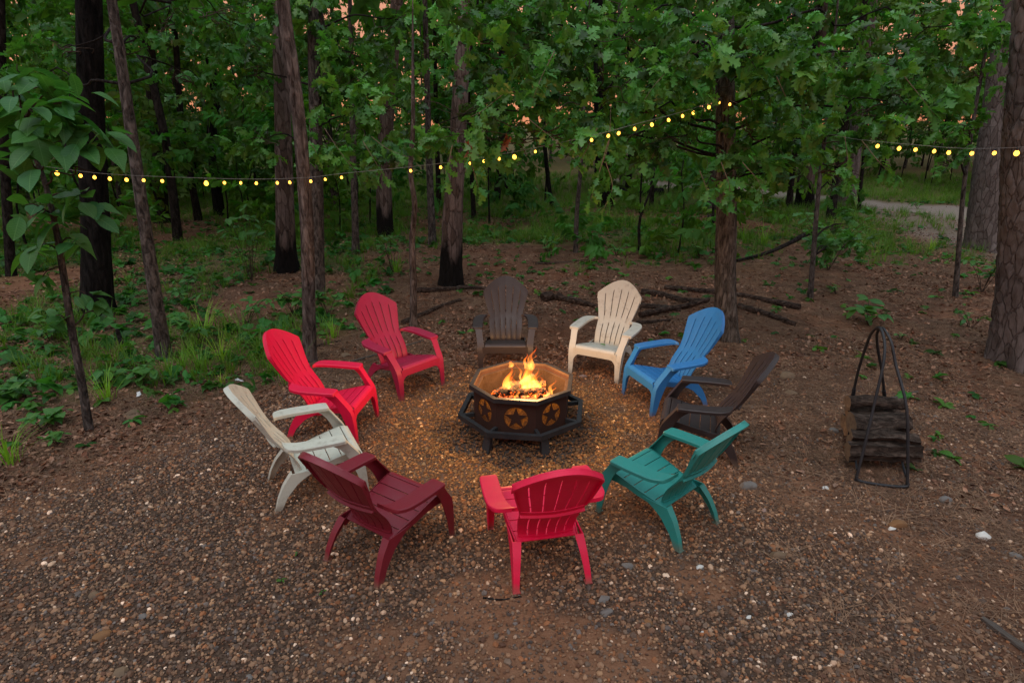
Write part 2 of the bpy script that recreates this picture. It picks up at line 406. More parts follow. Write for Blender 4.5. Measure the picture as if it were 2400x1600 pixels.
def grass_geo(n, h, seed, sp=.05, w=.004):
    r = random.Random(seed); parts = []
    for i in range(n):
        a = r.uniform(0, 6.28); b = r.uniform(0, sp); hh = h * r.uniform(.5, 1.1); lean = r.uniform(.15, .9) * hh
        x, y = b * math.cos(a), b * math.sin(a); a += r.uniform(-.6, .6); px, py = -math.sin(a) * w, math.cos(a) * w; V = []
        for k in range(4):
            t = k / 3; q = (1 - t * .85); c = Vector((x + math.cos(a) * lean * t * t, y + math.sin(a) * lean * t * t, hh * (t - .25 * t * t * (lean / hh))))
            V += [c + Vector((px * q, py * q, 0)), c - Vector((px * q, py * q, 0))]
        parts.append((V, [(2 * k, 2 * k + 1, 2 * k + 3, 2 * k + 2) for k in range(3)]))
    return joinparts(parts)
proto_set('grass', 'grass', [grass_geo(14, .30, 90 + i, .10, .005) for i in range(4)])
def pebble_geo(seed):
    r = random.Random(seed); bm = bmesh.new(); bmesh.ops.create_icosphere(bm, subdivisions=1, radius=1)
    for v in bm.verts: v.co *= r.uniform(.78, 1.12)
    for v in bm.verts: v.co.z *= .62; v.co.y *= .76
    V = [v.co.copy() for v in bm.verts]; F = [tuple(v.index for v in f.verts) for f in bm.faces]; bm.free(); return V, F
proto_set('pebble', 'pebble', [pebble_geo(100 + i) for i in range(8)], True)
def litter_geo(seed):
    r = random.Random(seed); a = leaf_geo(r.choice(['oak', 'oval', 'oak']), 1.0, r.uniform(.3, .9), r.uniform(-.5, .6))
    return [v - Vector((0, .5, 0)) for v in a[0]], a[1]
proto_set('litter', 'litter', [litter_geo(120 + i) for i in range(5)])
def straw_geo(seed):
    r = random.Random(seed); parts = []
    for i in range(7):
        a = r.uniform(0, 3.14); L = r.uniform(.07, .14); c = Vector((r.uniform(-.06, .06), r.uniform(-.06, .06), r.uniform(0, .012)))
        d = Vector((math.cos(a), math.sin(a), r.uniform(-.06, .1))) * L; s = Vector((-math.sin(a), math.cos(a), 0)) * .0016; m = Vector((s.x, s.y, .0)) * r.uniform(-5, 5)
        parts.append(([c - d - s, c - d + s, c + m - s, c + m + s, c + d - s, c + d + s], [(0, 1, 3, 2), (2, 3, 5, 4)]))
    return joinparts(parts)
proto_set('straw', 'straw', [straw_geo(140 + i) for i in range(4)])

# ------------------------------------------------------------------ the ground
def axis(lo, hi, c0, c1, d0, g):
    a = list(np.arange(c0, c1, d0)); s = d0; x = c1
    while x < hi: a.append(x); s *= g; x += s
    a.append(hi); s = d0; x = c0; b = []
    while x > lo: s *= g; x -= s; b.append(max(x, lo))
    return np.array(sorted(set(b + a)))
GX = axis(-300, 300, -6, 6, .045, 1.07); GY = axis(-60, 400, -4.2, 6.0, .045, 1.06)
def gravel_mask(x, y):
    x = np.asarray(x, float); y = np.asarray(y, float)
    w = (fbm(x * .9, y * .9, 21) - .5) * 1.1
    left = sstep(-.25, .45, (x + 2.95) + np.where(y < 1.1, (1.1 - y) * .62, (1.1 - y) * .9) + w * .5)
    top = 1 - sstep(1.5, 2.6, y + w + .25 * np.abs(x))
    right = 1 - .72 * sstep(1.3, 3.4, x + w * .8 - .25 * (1 - np.clip(y + 2.6, 0, 3)))
    return left * top * right
def clay_glow_mask(x, y):
    r = np.hypot(np.asarray(x) - PIT[0], np.asarray(y) - PIT[1])
    n = fbm(np.asarray(x) * 1.3, np.asarray(y) * 1.3, 33)
    n = n + (fbm(np.asarray(x) * 6, np.asarray(y) * 6, 37) - .5) * .5
    near = np.exp(-(r / 1.9) ** 4) * .95  # warm ring round the pit: clay, plus firelight glow painted into the colour
    p = np.exp(-((np.asarray(x) + .25) / .35) ** 2 - ((np.asarray(y) + 1.95) / .3) ** 2) + np.exp(-((np.asarray(x) - .55) / .5) ** 2 - ((np.asarray(y) + 2.45) / .3) ** 2) + .8 * np.exp(-((np.asarray(x) - 1.3) / .3) ** 2 - ((np.asarray(y) + 1.75) / .25) ** 2)
    return np.clip(sstep(.56, .72, n) * .75 + near * sstep(.30, .52, n) + sstep(.3, .7, p + (n - .5) * 1.2), 0, 1)
def soot_mask(x, y):
    r = np.hypot(np.asarray(x) - PIT[0], np.asarray(y) - PIT[1] + .05)
    return 1 - sstep(.62, .88, r + (fbm(np.asarray(x) * 4, np.asarray(y) * 4, 41) - .5) * .5)
ROADP = np.array([ground(1400, 425), ground(1600, 440), ground(1760, 448), ground(2000, 478), ground(2200, 500), ground(2460, 515)])
def road_mask(x, y):
    yc = np.interp(x, ROADP[:, 0], ROADP[:, 1]); w = fbm(np.asarray(x) * .5, np.asarray(y) * .5, 51) - .5
    band = sstep(-4.2 * sstep(8, 13, x) - .9, -.5, (y - yc) + w * 2) * (1 - sstep(2.2, 3.2, (y - yc) + w))
    d = (y - CAM[1]) * CP + CAM[2] * SP; px = 1200 + FPX * x / np.maximum(d, .5); py = 800 + FPX * (-(y - CAM[1]) * SP + CAM[2] * CP) / np.maximum(d, .5)
    apron = sstep(1960, 2010, px + w * 60) * (1 - sstep(-20, 15, py - (486 + (px - 1980) * .40) + w * 40)) * sstep(4, 8, x) * (1 - sstep(0, 2, y - yc))
    return np.maximum(band * sstep(3.5, 6, x), apron * .65)
def green_mask(x, y):
    x = np.asarray(x, float); y = np.asarray(y, float); n = fbm(x * .45, y * .45, 61)
    L = sstep(-1.5, -3.2, x + (y - 2) * .05) * sstep(.2, 1.2, y + .55 * (x + 3.3) * -1) 
    far = sstep(6.5, 10, y); vf = sstep(13, 19, y)
    g = np.clip(L * .75 + far * .8, 0, 1) * np.maximum(sstep(.36, .6, n), vf * .85)
    return g * (1 - road_mask(x, y)) * (1 - gravel_mask(x, y))
def build_ground():
    X, Y = np.meshgrid(GX, GY); x = X.ravel(); y = Y.ravel(); z = gz(x, y)
    nx, ny = len(GX), len(GY)
    z -= .015 * soot_mask(x, y)
    me = bpy.data.meshes.new('ground'); me.vertices.add(nx * ny)
    me.vertices.foreach_set('co', np.stack([x, y, z], 1).astype(np.float32).ravel())
    i = np.arange(nx * ny).reshape(ny, nx)
    q = np.stack([i[:-1, :-1], i[:-1, 1:], i[1:, 1:], i[1:, :-1]], -1).reshape(-1, 4)
    me.loops.add(q.size); me.polygons.add(len(q))
    me.loops.foreach_set('vertex_index', q.ravel().astype(np.int32))
    me.polygons.foreach_set('loop_start', np.arange(0, q.size, 4, dtype=np.int32))
    me.update(calc_edges=True); me.polygons.foreach_set('use_smooth', np.ones(len(q), bool))
    a = me.attributes.new('mask', 'FLOAT_COLOR', 'POINT')
    c = np.stack([gravel_mask(x, y), clay_glow_mask(x, y), soot_mask(x, y), np.ones_like(x)], 1); a.data.foreach_set('color', c.astype(np.float32).ravel())
    a = me.attributes.new('mask2', 'FLOAT_COLOR', 'POINT')
    c = np.stack([road_mask(x, y), green_mask(x, y), x * 0, np.ones_like(x)], 1); a.data.foreach_set('color', c.astype(np.float32).ravel())
    m, nt, out = newmat('forest_floor')
    def A(n):
        k = N(nt, 'ShaderNodeAttribute', attribute_name=n); s = N(nt, 'ShaderNodeSeparateColor'); nt.links.new(k.outputs['Color'], s.inputs[0]); return s.outputs
    m1, m2 = A('mask'), A('mask2'); v = coords(nt)
    n1 = noise(nt, v, 1.1, 3, .6); n2 = noise(nt, v, 9, 4, .7); n3 = noise(nt, v, 45, 3, .7); vc = voro(nt, v, 55, 'F1', 'Color'); vd = voro(nt, v, 55)
    dirt = mixrgb(nt, ramp(nt, n2, [(.3, 0.0), (.7, 1.0)]), (.082, .031, .016), (.160, .068, .036))
    dirt = mixrgb(nt, ramp(nt, n1, [(.42, 0.0), (.65, .7)]), dirt, (.15, .080, .052))
    dirt = mixrgb(nt, ramp(nt, n3, [(.55, 0.0), (.75, .6)]), dirt, (.22, .14, .10))
    grav = mixrgb(nt, ramp(nt, vc, [(.1, 0.0), (.9, 1.0)]), (.038, .022, .015), (.11, .068, .046))
    col = mixrgb(nt, m1[0], dirt, grav)
    clay = mixrgb(nt, ramp(nt, n2, [(.3, 0.0), (.7, 1.0)]), (.17, .074, .038), (.26, .130, .074))
    col = mixrgb(nt, mathn(nt, 'MULTIPLY', m1[1], .85), col, clay)  # also carries the painted firelight warmth round the pit
    road = mixrgb(nt, ramp(nt, n3, [(.3, 0.0), (.7, 1.0)]), (.19, .145, .12), (.31, .245, .205))
    col = mixrgb(nt, m2[0], col, road)
    col = mixrgb(nt, mathn(nt, 'MULTIPLY', m2[1], .7), col, (.050, .095, .020))
    col = mixrgb(nt, mathn(nt, 'MULTIPLY', m1[2], .8), col, mixrgb(nt, ramp(nt, n2, [(.35, 0.0), (.7, 1.0)]), (.028, .024, .022), (.11, .095, .085)))
    h = mixrgb(nt, .5, n3, mixrgb(nt, m1[0], n2, vd))
    pbsdf(nt, out, col, .95, .15, 0, bump(nt, h, .7, .02))
    me.materials.append(m)
    o = link('ground', me); o['kind'] = 'structure'; o['label'] = 'gravel and reddish dirt clearing floor running into the woods'
    return o
build_ground()

# ------------------------------------------------------------------ adirondack chairs (local +Y is the front, origin on the ground)
BACK = [(b.x, b.y, b.z) for b in spline([(0.0, -.085, .262), (.08, -.098, .325), (.18, -.142, .412), (.28, -.205, .495), (.37, -.258, .572), (.50, -.312, .665), (.66, -.368, .775), (.82, -.424, .886), (1.0, -.492, 1.014)], 33)]
BACK_W = [(0.0, .190), (.2, .206), (.32, .212), (.42, .226), (.60, .262), (.76, .287), (.86, .285), (1.0, .25)]
def back_pt(x, v):
    y = interp([(b[0], b[1]) for b in BACK], v); z = interp([(b[0], b[2]) for b in BACK], v)
    cup = .044 + .022 * v
    return Vector((x, y + cup * (abs(x) / .28) ** 1.8 - .014, z))
def back_nrm(v):
    a = back_pt(0, max(0, v - .06)); b = back_pt(0, min(1, v + .06)); t = (b - a).normalized(); return Vector((0, t.z, -t.y))
def top_v(x):  # arched crest with shouldered corners
    q = min(1, abs(x) / .287); return 1.0 - .225 * q ** 1.9
NS = 6
def slat_u(k, v):  # boundary k of 0..6 as x at height v
    return -interp(BACK_W, v) + 2 * interp(BACK_W, v) * k / NS
def back_slat(k):
    V = []; F = []; rows = 30; g = .0052; T = .011
    xc = slat_u(k, .9) * .5 + slat_u(k + 1, .9) * .5
    for i in range(rows + 1):
        s = i / rows; row = []
        for j in range(5):
            f = j / 4
            vv = s * 1.0
            x0, x1 = slat_u(k, vv), slat_u(k + 1, vv); xx = x0 + (x1 - x0) * f
            v2 = s * top_v(slat_u(k, .82) * (1 - f) + slat_u(k + 1, .82) * f)
            x0, x1 = slat_u(k, min(v2, .82)), slat_u(k + 1, min(v2, .82))
            slot = (.03 < s < .325) or (.395 < s < .86)
            gg = g if slot else .00015
            if k == 0: x0 += 0
            else: x0 += gg
            if k < NS - 1: x1 -= gg
            xx = x0 + (x1 - x0) * f
            crown = (.0035 if slot else .0008) * (1 - (2 * f - 1) ** 4)
            row.append((back_pt(xx, v2), back_nrm(v2), crown))
        V += [p + n * c for p, n, c in row] + [p - n * T for p, n, c in row[::-1]]
    n = 10
    for i in range(rows):
        for j in range(n):
            k2 = (j + 1) % n; F.append((i * n + j, i * n + k2, (i + 1) * n + k2, (i + 1) * n + j))
    F.append(tuple(range(n))); F.append(tuple(range(rows * n, rows * n + n)))
    return V, F
def back_strip(v0, v1, off, thick, edge=False, wk=.99):
    """band or crest rim behind the slats"""
    V = []; M = 24
    for i in range(M + 1):
        q = -1 + 2 * i / M
        if edge:
            x = q * .287; tv = top_v(x); a, b = tv - v0, tv - v1
        else:
            a, b = v0, v1; x = q * interp(BACK_W, (a + b) / 2) * wk
        na = back_nrm(a); nb = back_nrm(b)
        V += [back_pt(x, a) - na * off, back_pt(x, b) - nb * off, back_pt(x, b) - nb * (off + thick), back_pt(x, a) - na * (off + thick)]
    F = []
    for i in range(M):
        for j in range(4): F.append((i * 4 + j, i * 4 + (j + 1) % 4, i * 4 + 4 + (j + 1) % 4, i * 4 + 4 + j))
    F += [(0, 1, 2, 3), (M * 4, M * 4 + 1, M * 4 + 2, M * 4 + 3)]
    return V, F
def side_lip(s):
    secs = []
    for i in range(12):
        v = .40 + (.765 - .40) * i / 11; x = s * interp(BACK_W, v); n = back_nrm(v); d = .012 + .020 * i / 11
        a = back_pt(x, v); b = back_pt(x * .965, v); secs.append([a - n * .0112, b - n * .0112, b - n * (.0112 + d), a - n * (.0112 + d)])
    return loft(secs)
SEAT = spline([(0, .398, .318), (0, .394, .352), (0, .372, .372), (0, .325, .374), (0, .22, .350), (0, .08, .315), (0, -.05, .283), (0, -.135, .262)], 80)
SLEN = [0.0]
for a, b in zip(SEAT, SEAT[1:]): SLEN.append(SLEN[-1] + (b - a).length)
def seat_pt(s):
    s = max(0, min(SLEN[-1], s)); return Vector((0, float(np.interp(s, SLEN, [p.y for p in SEAT])), float(np.interp(s, SLEN, [p.z for p in SEAT]))))
def seat_hw(y): return interp([(-.14, .205), (.1, .232), (.40, .246)], y)
def seat_slat(s0, s1):
    secs = []; M = 7
    for i in range(M):
        s = s0 + (s1 - s0) * i / (M - 1); p = seat_pt(s); t = (seat_pt(s + .004) - seat_pt(s - .004)).normalized(); n = Vector((0, t.z, -t.y)) * -1
        if n.z < 0 and p.y < .36: n = -n
        if p.y > .36 and n.y < 0: n = -n
        rd = .0022 if i in (0, M - 1) else 0
        w = seat_hw(p.y)
        secs.append([p + n * -rd + Vector((-w, 0, 0)), p + n * -rd + Vector((w, 0, 0)), p - n * .010 + Vector((w, 0, 0)), p - n * .010 + Vector((-w, 0, 0))])
    return loft(secs)
def Lsec(xo, y, wx, wy, z, t, s):
    """L-shaped leg section: plate facing front/back (along x) and plate facing outwards (along y); s=+1 right; wy<0 runs backwards"""
    sy = 1 if wy > 0 else -1
    P = [(xo, y), (xo - wx, y), (xo - wx, y + sy * t), (xo - t, y + sy * t), (xo - t, y + wy), (xo, y + wy)]
    P = [Vector((s * a, b, z)) for a, b in P]
    return P
def front_leg(s):
    secs = []
    for i in range(15):
        z = .542 * i / 14
        xo = interp([(0, .322), (.3, .334), (.42, .342), (.5, .358), (.542, .370)], z)
        y = interp([(0, .418), (.2, .408), (.31, .396), (.36, .378), (.45, .316), (.542, .254)], z)
        wx = interp([(0, .048), (.2, .066), (.3, .084), (.42, .076), (.50, .078), (.542, .090)], z)
        wy = interp([(0, -.040), (.2, -.075), (.33, -.105), (.42, -.090), (.48, -.095), (.52, -.125), (.542, -.16)], z)
        secs.append(Lsec(xo, y, wx, wy, z, .0085, s))
    a = loft(secs); f = boxv((s * .300, .404, .004), (.050, .044, .008))
    return joinparts([a, f])
def rear_leg(s):
    secs = []
    for i in range(13):
        z = .285 * i / 12
        xo = interp([(0, .268), (.15, .258), (.285, .246)], z)
        y = interp([(0, -.318), (.1, -.285), (.2, -.235), (.285, -.165)], z)
        wx = interp([(0, .040), (.1, .044), (.2, .052), (.285, .062)], z)
        wy = interp([(0, .050), (.1, .070), (.2, .115), (.25, .165), (.285, .215)], z)
        secs.append(Lsec(xo, y, wx, wy, z, .0085, s))
    a = loft(secs); f = boxv((s * .246, -.300, .004), (.050, .046, .008))
    return joinparts([a, f])
def arm(s):
    st = [(.262, .282, .384, .552), (.250, .276, .396, .557), (.20, .274, .402, .560), (.10, .276, .406, .563), (-.02, .276, .406, .567), (-.10, .270, .400, .570), (-.145, .258, .386, .574), (-.185, .244, .360, .577), (-.200, .222, .316, .580), (-.204, .200, .268, .582)]
    P = spline([(a[0], a[1], a[2]) for a in st], 22); Z = spline([(a[0], a[3], 0) for a in st], 22); secs = []
    for p, zz in zip(P, Z):
        y, xi, xo, z = p.x, p.y, p.z, zz.y; c = .006; T = .030; sk = min(1, (.40 - abs(y)) / .2)
        q = [(xi, z - c), (xi + c, z), (xo - c, z), (xo, z - c), (xo - .002, z - T), (xo - .012, z - T), (xo - .014, z - .010), (xi + .014, z - .010), (xi + .012, z - T), (xi + .002, z - T)]
        yy = lambda x: y - (.02 * (x - xi) if y > .2 else 0)
        secs.append([Vector((s * a, yy(a), b)) for a, b in q])
    return loft(secs)
def apron():
    V = []; F = []; M = 20
    for i in range(M + 1):
        q = -1 + 2 * i / M; x = q * .272
        zb = .272 - .085 * max(0, (abs(q) - .72) / .28) ** 2.4
        yb = .396; ft = .349
        V += [Vector((x, .400, ft)), Vector((x, yb + .004, zb)), Vector((x, yb - .005, zb)), Vector((x, .391, ft))]
    for i in range(M):
        for j in range(4): F.append((i * 4 + j, i * 4 + (j + 1) % 4, i * 4 + 4 + (j + 1) % 4, i * 4 + 4 + j))
    F += [(0, 1, 2, 3), (M * 4, M * 4 + 1, M * 4 + 2, M * 4 + 3)]
    return V, F
def side_rail(s):
    secs = []
    for i in range(16):
        y = .372 - (.372 + .15) * i / 15; z = float(np.interp(-y, [-p.y for p in SEAT], [p.z for p in SEAT])) if y < .36 else .366
        x = seat_hw(y) + .003; d = interp([(-.16, .055), (.0, .05), (.2, .055), (.37, .085)], y)
        secs.append([Vector((s * x, y, z + .002)), Vector((s * (x + .009), y, z - .001)), Vector((s * (x + .009), y, z - d)), Vector((s * x, y, z - d))])
    return loft(secs)
CHAIR_GEO = None
def chair_meshes():
    G = {}
    G['slats'] = [mesh('back_slat', *back_slat(k), None, 40) for k in range(NS)]
    G['crest'] = mesh('crest_rim', *joinparts([back_strip(.0, .10, .0115, .008, True), back_strip(.0, .026, .0195, .024, True), side_lip(-1), side_lip(1)]), None, 40)
    G['band'] = mesh('back_band', *joinparts([back_strip(.325, .40, .0115, .007), back_strip(.345, .360, .0185, .020)]), None, 40)
    G['foot'] = mesh('back_base', *back_strip(.0, .035, .0115, .008), None, 40)
    cuts = [.028, .108] + [.108 + (SLEN[-1] - .108) * i / 5 for i in range(1, 6)]
    G['seat'] = [mesh('seat_slat', *seat_slat(a + .0035, b - .0035), None, 40) for a, b in zip(cuts, cuts[1:])]
    G['fl'] = [mesh('front_leg', *front_leg(s), None, 30) for s in (-1, 1)]
    G['rl'] = [mesh('rear_leg', *rear_leg(s), None, 30) for s in (-1, 1)]
    G['arm'] = [mesh('armrest', *arm(s), None, 40) for s in (-1, 1)]
    G['apron'] = mesh('apron', *apron(), None, 40)
    G['rail'] = [mesh('side_rail', *side_rail(s), None, 40) for s in (-1, 1)]
    return G
CG = chair_meshes()
def recolor(me, mat):
    c = me.copy(); c.materials.append(MATS[mat]); return c
CMESH = {}
def cm(key, me, mat):
    if (key, mat) not in CMESH: CMESH[(key, mat)] = recolor(me, mat)
    return CMESH[(key, mat)]
def chair(mat, x, y, yaw, label):
    t = empty('adirondack_chair', (x, y, gzf(x, y) + .001), R(yaw), label, 'chair', 'plastic chairs set round the fire pit')
    b = link('backrest', cm('crest', CG['crest'], mat), t)
    for k, me in enumerate(CG['slats']): link('back_slat', cm('s%d' % k, me, mat), b)
    link('back_band', cm('band', CG['band'], mat), b); link('back_base', cm('foot', CG['foot'], mat), b)
    s = link('seat', cm('apron', CG['apron'], mat), t)
    for k, me in enumerate(CG['seat']): link('seat_slat', cm('t%d' % k, me, mat), s)
    for k in (0, 1):
        link('armrest', cm('a%d' % k, CG['arm'][k], mat), t); link('front_leg', cm('f%d' % k, CG['fl'][k], mat), t)
        link('rear_leg', cm('r%d' % k, CG['rl'][k], mat), t); link('side_rail', cm('d%d' % k, CG['rail'][k], mat), t)
    return t
for a in [('plastic_red', -1.847, .459, -97.5, 'bright red plastic chair left of the fire pit, facing right'),
          ('plastic_raspberry', -1.313, 1.567, -131.9, 'raspberry coloured plastic chair in front of the slim sapling'),
          ('plastic_brown', -.081, 2.258, 180, 'dark brown plastic chair behind the fire, facing the camera'),
          ('plastic_cream', 1.171, 2.084, 150.6, 'cream plastic chair with a green leaf lying on its seat'),
          ('plastic_blue', 1.743, 1.124, 109.5, 'blue plastic chair beside the oak trunk'),
          ('plastic_brown', 1.804, .032, 72.5, 'dark brown plastic chair partly hidden behind the teal chair'),
          ('plastic_teal', 1.184, -1.084, 42.2, 'teal green plastic chair seen from behind, right foreground'),
          ('plastic_red', .21, -1.548, 11.3, 'bright red plastic chair nearest the camera with its back turned'),
          ('plastic_maroon', -.929, -1.452, -34.0, 'maroon plastic chair in the left foreground'),
          ('plastic_pale', -1.708, -.607, -63.0, 'weathered off-white plastic chair at the left of the ring')]:
    chair(*a)
# leaf on the cream chair's seat
lf = mesh('leaf', *leaf_geo('broad', .07, .2, .1), 'leaf_plant', 40, False)
o = link('fallen_leaf', lf, None, (1.13, 1.93, gzf(1.17, 2.08) + .352), (R(12), 0, 1.0)); tag(o, 'single green leaf lying on the cream chair seat', 'leaf')

for i, (x, y, z, yw, lab) in enumerate([(-1.80, .46, .318, 1.2, 'dry brown leaf on the seat of the bright red chair at the left'), (-1.66, -.55, .318, .3, 'dry brown leaf on the seat of the off-white chair'), (1.25, -1.0, .330, 2.0, 'dry brown leaf on the teal chair seat')]):
    o = link('fallen_leaf', mesh('leaf', *leaf_geo('oak', .06, .35, .3), 'dead_leaf', 40, False), None, (x, y, gzf(x, y) + z + .012), (.1, 0, yw)); tag(o, lab, 'leaf', 'leaves fallen on the chairs')
# ------------------------------------------------------------------ fire pit
def build_pit():
    px, py = PIT; z0 = gzf(px, py) - .012; yaw = -.141
    t = empty('fire_pit', (px, py, z0), yaw, 'octagonal rusty steel fire pit with star cutouts, black rim and ledge', 'fire pit')
    A = [R(-112.5 + 45 * k) for k in range(8)]
    def oct_(r, z): return [Vector((r * math.cos(a), r * math.sin(a), z)) for a in A]
    # panels with a round hole
    r = .488; zb, zt = .13, .500; ap = r * math.cos(R(22.5)); hw = r * math.sin(R(22.5)); hr = .112; zc = .318; th = .005
    def panel():
        M = 64; V = []; F = []
        for d in (0, -th):
            for k in range(M):
                a = 2 * math.pi * k / M; c, s = math.cos(a), math.sin(a)
                m = min((hw - .0005) / max(1e-6, abs(c)), ((zt - zc) if s > 0 else (zc - zb)) / max(1e-6, abs(s)))
                V += [Vector((c * hr, d, zc + s * hr)), Vector((c * m, d, zc + s * m))]
        n = 2 * M
        for k in range(M):
            q = (k + 1) % M
            F += [(2 * k, 2 * k + 1, 2 * q + 1, 2 * q), (n + 2 * k, n + 2 * q, n + 2 * q + 1, n + 2 * k + 1), (2 * k, 2 * q, n + 2 * q, n + 2 * k), (2 * k + 1, n + 2 * k + 1, n + 2 * q + 1, 2 * q + 1)]
        # true corners of the rectangle
        cs = []
        for sx in (-1, 1):
            for sz in (zb, zt):
                cs.append(boxv((sx * (hw - .012), -th / 2, (zb + .012) if sz == zb else (zt - .012)), (.0235, th * .96, .0235)))
        return joinparts([(V, F)] + cs)
    def star():
        V = []; F = []
        for d in (-.001, -th + .001):
            V.append(Vector((0, d, zc)))
            for k in range(10):
                rr = (hr + .003) if k % 2 == 0 else hr * .40
                a = math.pi / 2 + k * math.pi / 5; V.append(Vector((rr * math.cos(a), d, zc + rr * math.sin(a))))
        for k in range(10):
            q = (k + 1) % 10; F += [(0, 1 + k, 1 + q), (11, 12 + q, 12 + k), (1 + k, 12 + k, 12 + q, 1 + q)]
        return V, F
    pm = mesh('side_panel', *panel(), 'iron_rust', 20); sm = mesh('star', *star(), 'iron_rust', 20)
    for k in range(8):
        a = R(-90 + 45 * k); p = link('side_panel', pm, t, (ap * math.cos(a), ap * math.sin(a), 0), (0, 0, a + R(90) + math.pi))
        link('star', sm, p)
    # floor pan and ash
    gr = oct_(.30, .290); V = gr + [v + Vector((0, 0, -.008)) for v in gr]
    link('fire_grate', mesh('fire_grate', V, [tuple(range(8)), tuple(range(8, 16))] + [(i, (i + 1) % 8, 8 + (i + 1) % 8, 8 + i) for i in range(8)], 'char_wood', 20), t)
    bo = oct_(.484, .128); V = bo + [v + Vector((0, 0, -.006)) for v in bo]
    link('floor_pan', mesh('floor_pan', V, [tuple(range(8)), tuple(range(8, 16))] + [(i, (i + 1) % 8, 8 + (i + 1) % 8, 8 + i) for i in range(8)], 'iron_black', 20), t)
    # rim: outer lip, flat flange, inner ledge
    def ring(prof, name, mat):
        secs = [[Vector((q[0] * math.cos(a), q[0] * math.sin(a), q[1])) for q in prof] for a in A]
        n = len(prof); V = [v for s in secs for v in s]; F = []
        for i in range(8):
            for j in range(n): F.append((i * n + j, i * n + (j + 1) % n, ((i + 1) % 8) * n + (j + 1) % n, ((i + 1) % 8) * n + j))
        return link(name, mesh(name, V, F, mat, 20), t)
    rm = ring([(.532, .524), (.532, .482), (.526, .482), (.526, .518), (.492, .518), (.492, .524)], 'rim', 'iron_black')
    ring([(.4915, .5235), (.486, .5235), (.486, .470), (.452, .470), (.452, .465), (.4915, .465)], 'inner_ledge', 'iron_inner')
    ring([(.470, .4645), (.467, .4645), (.467, .150), (.470, .150)], 'mesh_liner', 'mesh_liner')
    ring([(.650, .229), (.650, .180), (.602, .180), (.602, .229)], 'ledge', 'iron_black')
    for k in range(8):
        a = R(-112.5 + 45 * k); d = Vector((math.cos(a), math.sin(a), 0))
        bv = boxv((.545, 0, .204), (.113, .03, .04)); M = Matrix.Rotation(a, 4, 'Z')
        link('bracket', mesh('bracket', *xf(bv, M), 'iron_black', 20), t)
    for k, a in enumerate([R(-112.5 - 4), R(-67.5 + 6), R(67.5), R(112.5)]):
        secs = []
        for z, rr, w in ((.0, .60, .045), (.02, .595, .042), (.178, .555, .034)):
            c = Vector((rr * math.cos(a), rr * math.sin(a), z)); d = Vector((math.cos(a), math.sin(a), 0)); s = Vector((-d.y, d.x, 0))
            secs.append([c + (d * i * .6 + s * j) * w for i, j in ((1, 1), (-1, 1), (-1, -1), (1, -1))])
        pl = boxv((0, 0, .004), (.12, .09, .008)); pl = xf(pl, Matrix.Translation((.60 * math.cos(a), .60 * math.sin(a), 0)) @ Matrix.Rotation(a, 4, 'Z'))
        link('leg', mesh('leg', *joinparts([loft(secs), pl]), 'iron_black', 25), t)
    return t, z0, yaw
pit, PZ, PYAW = build_pit()
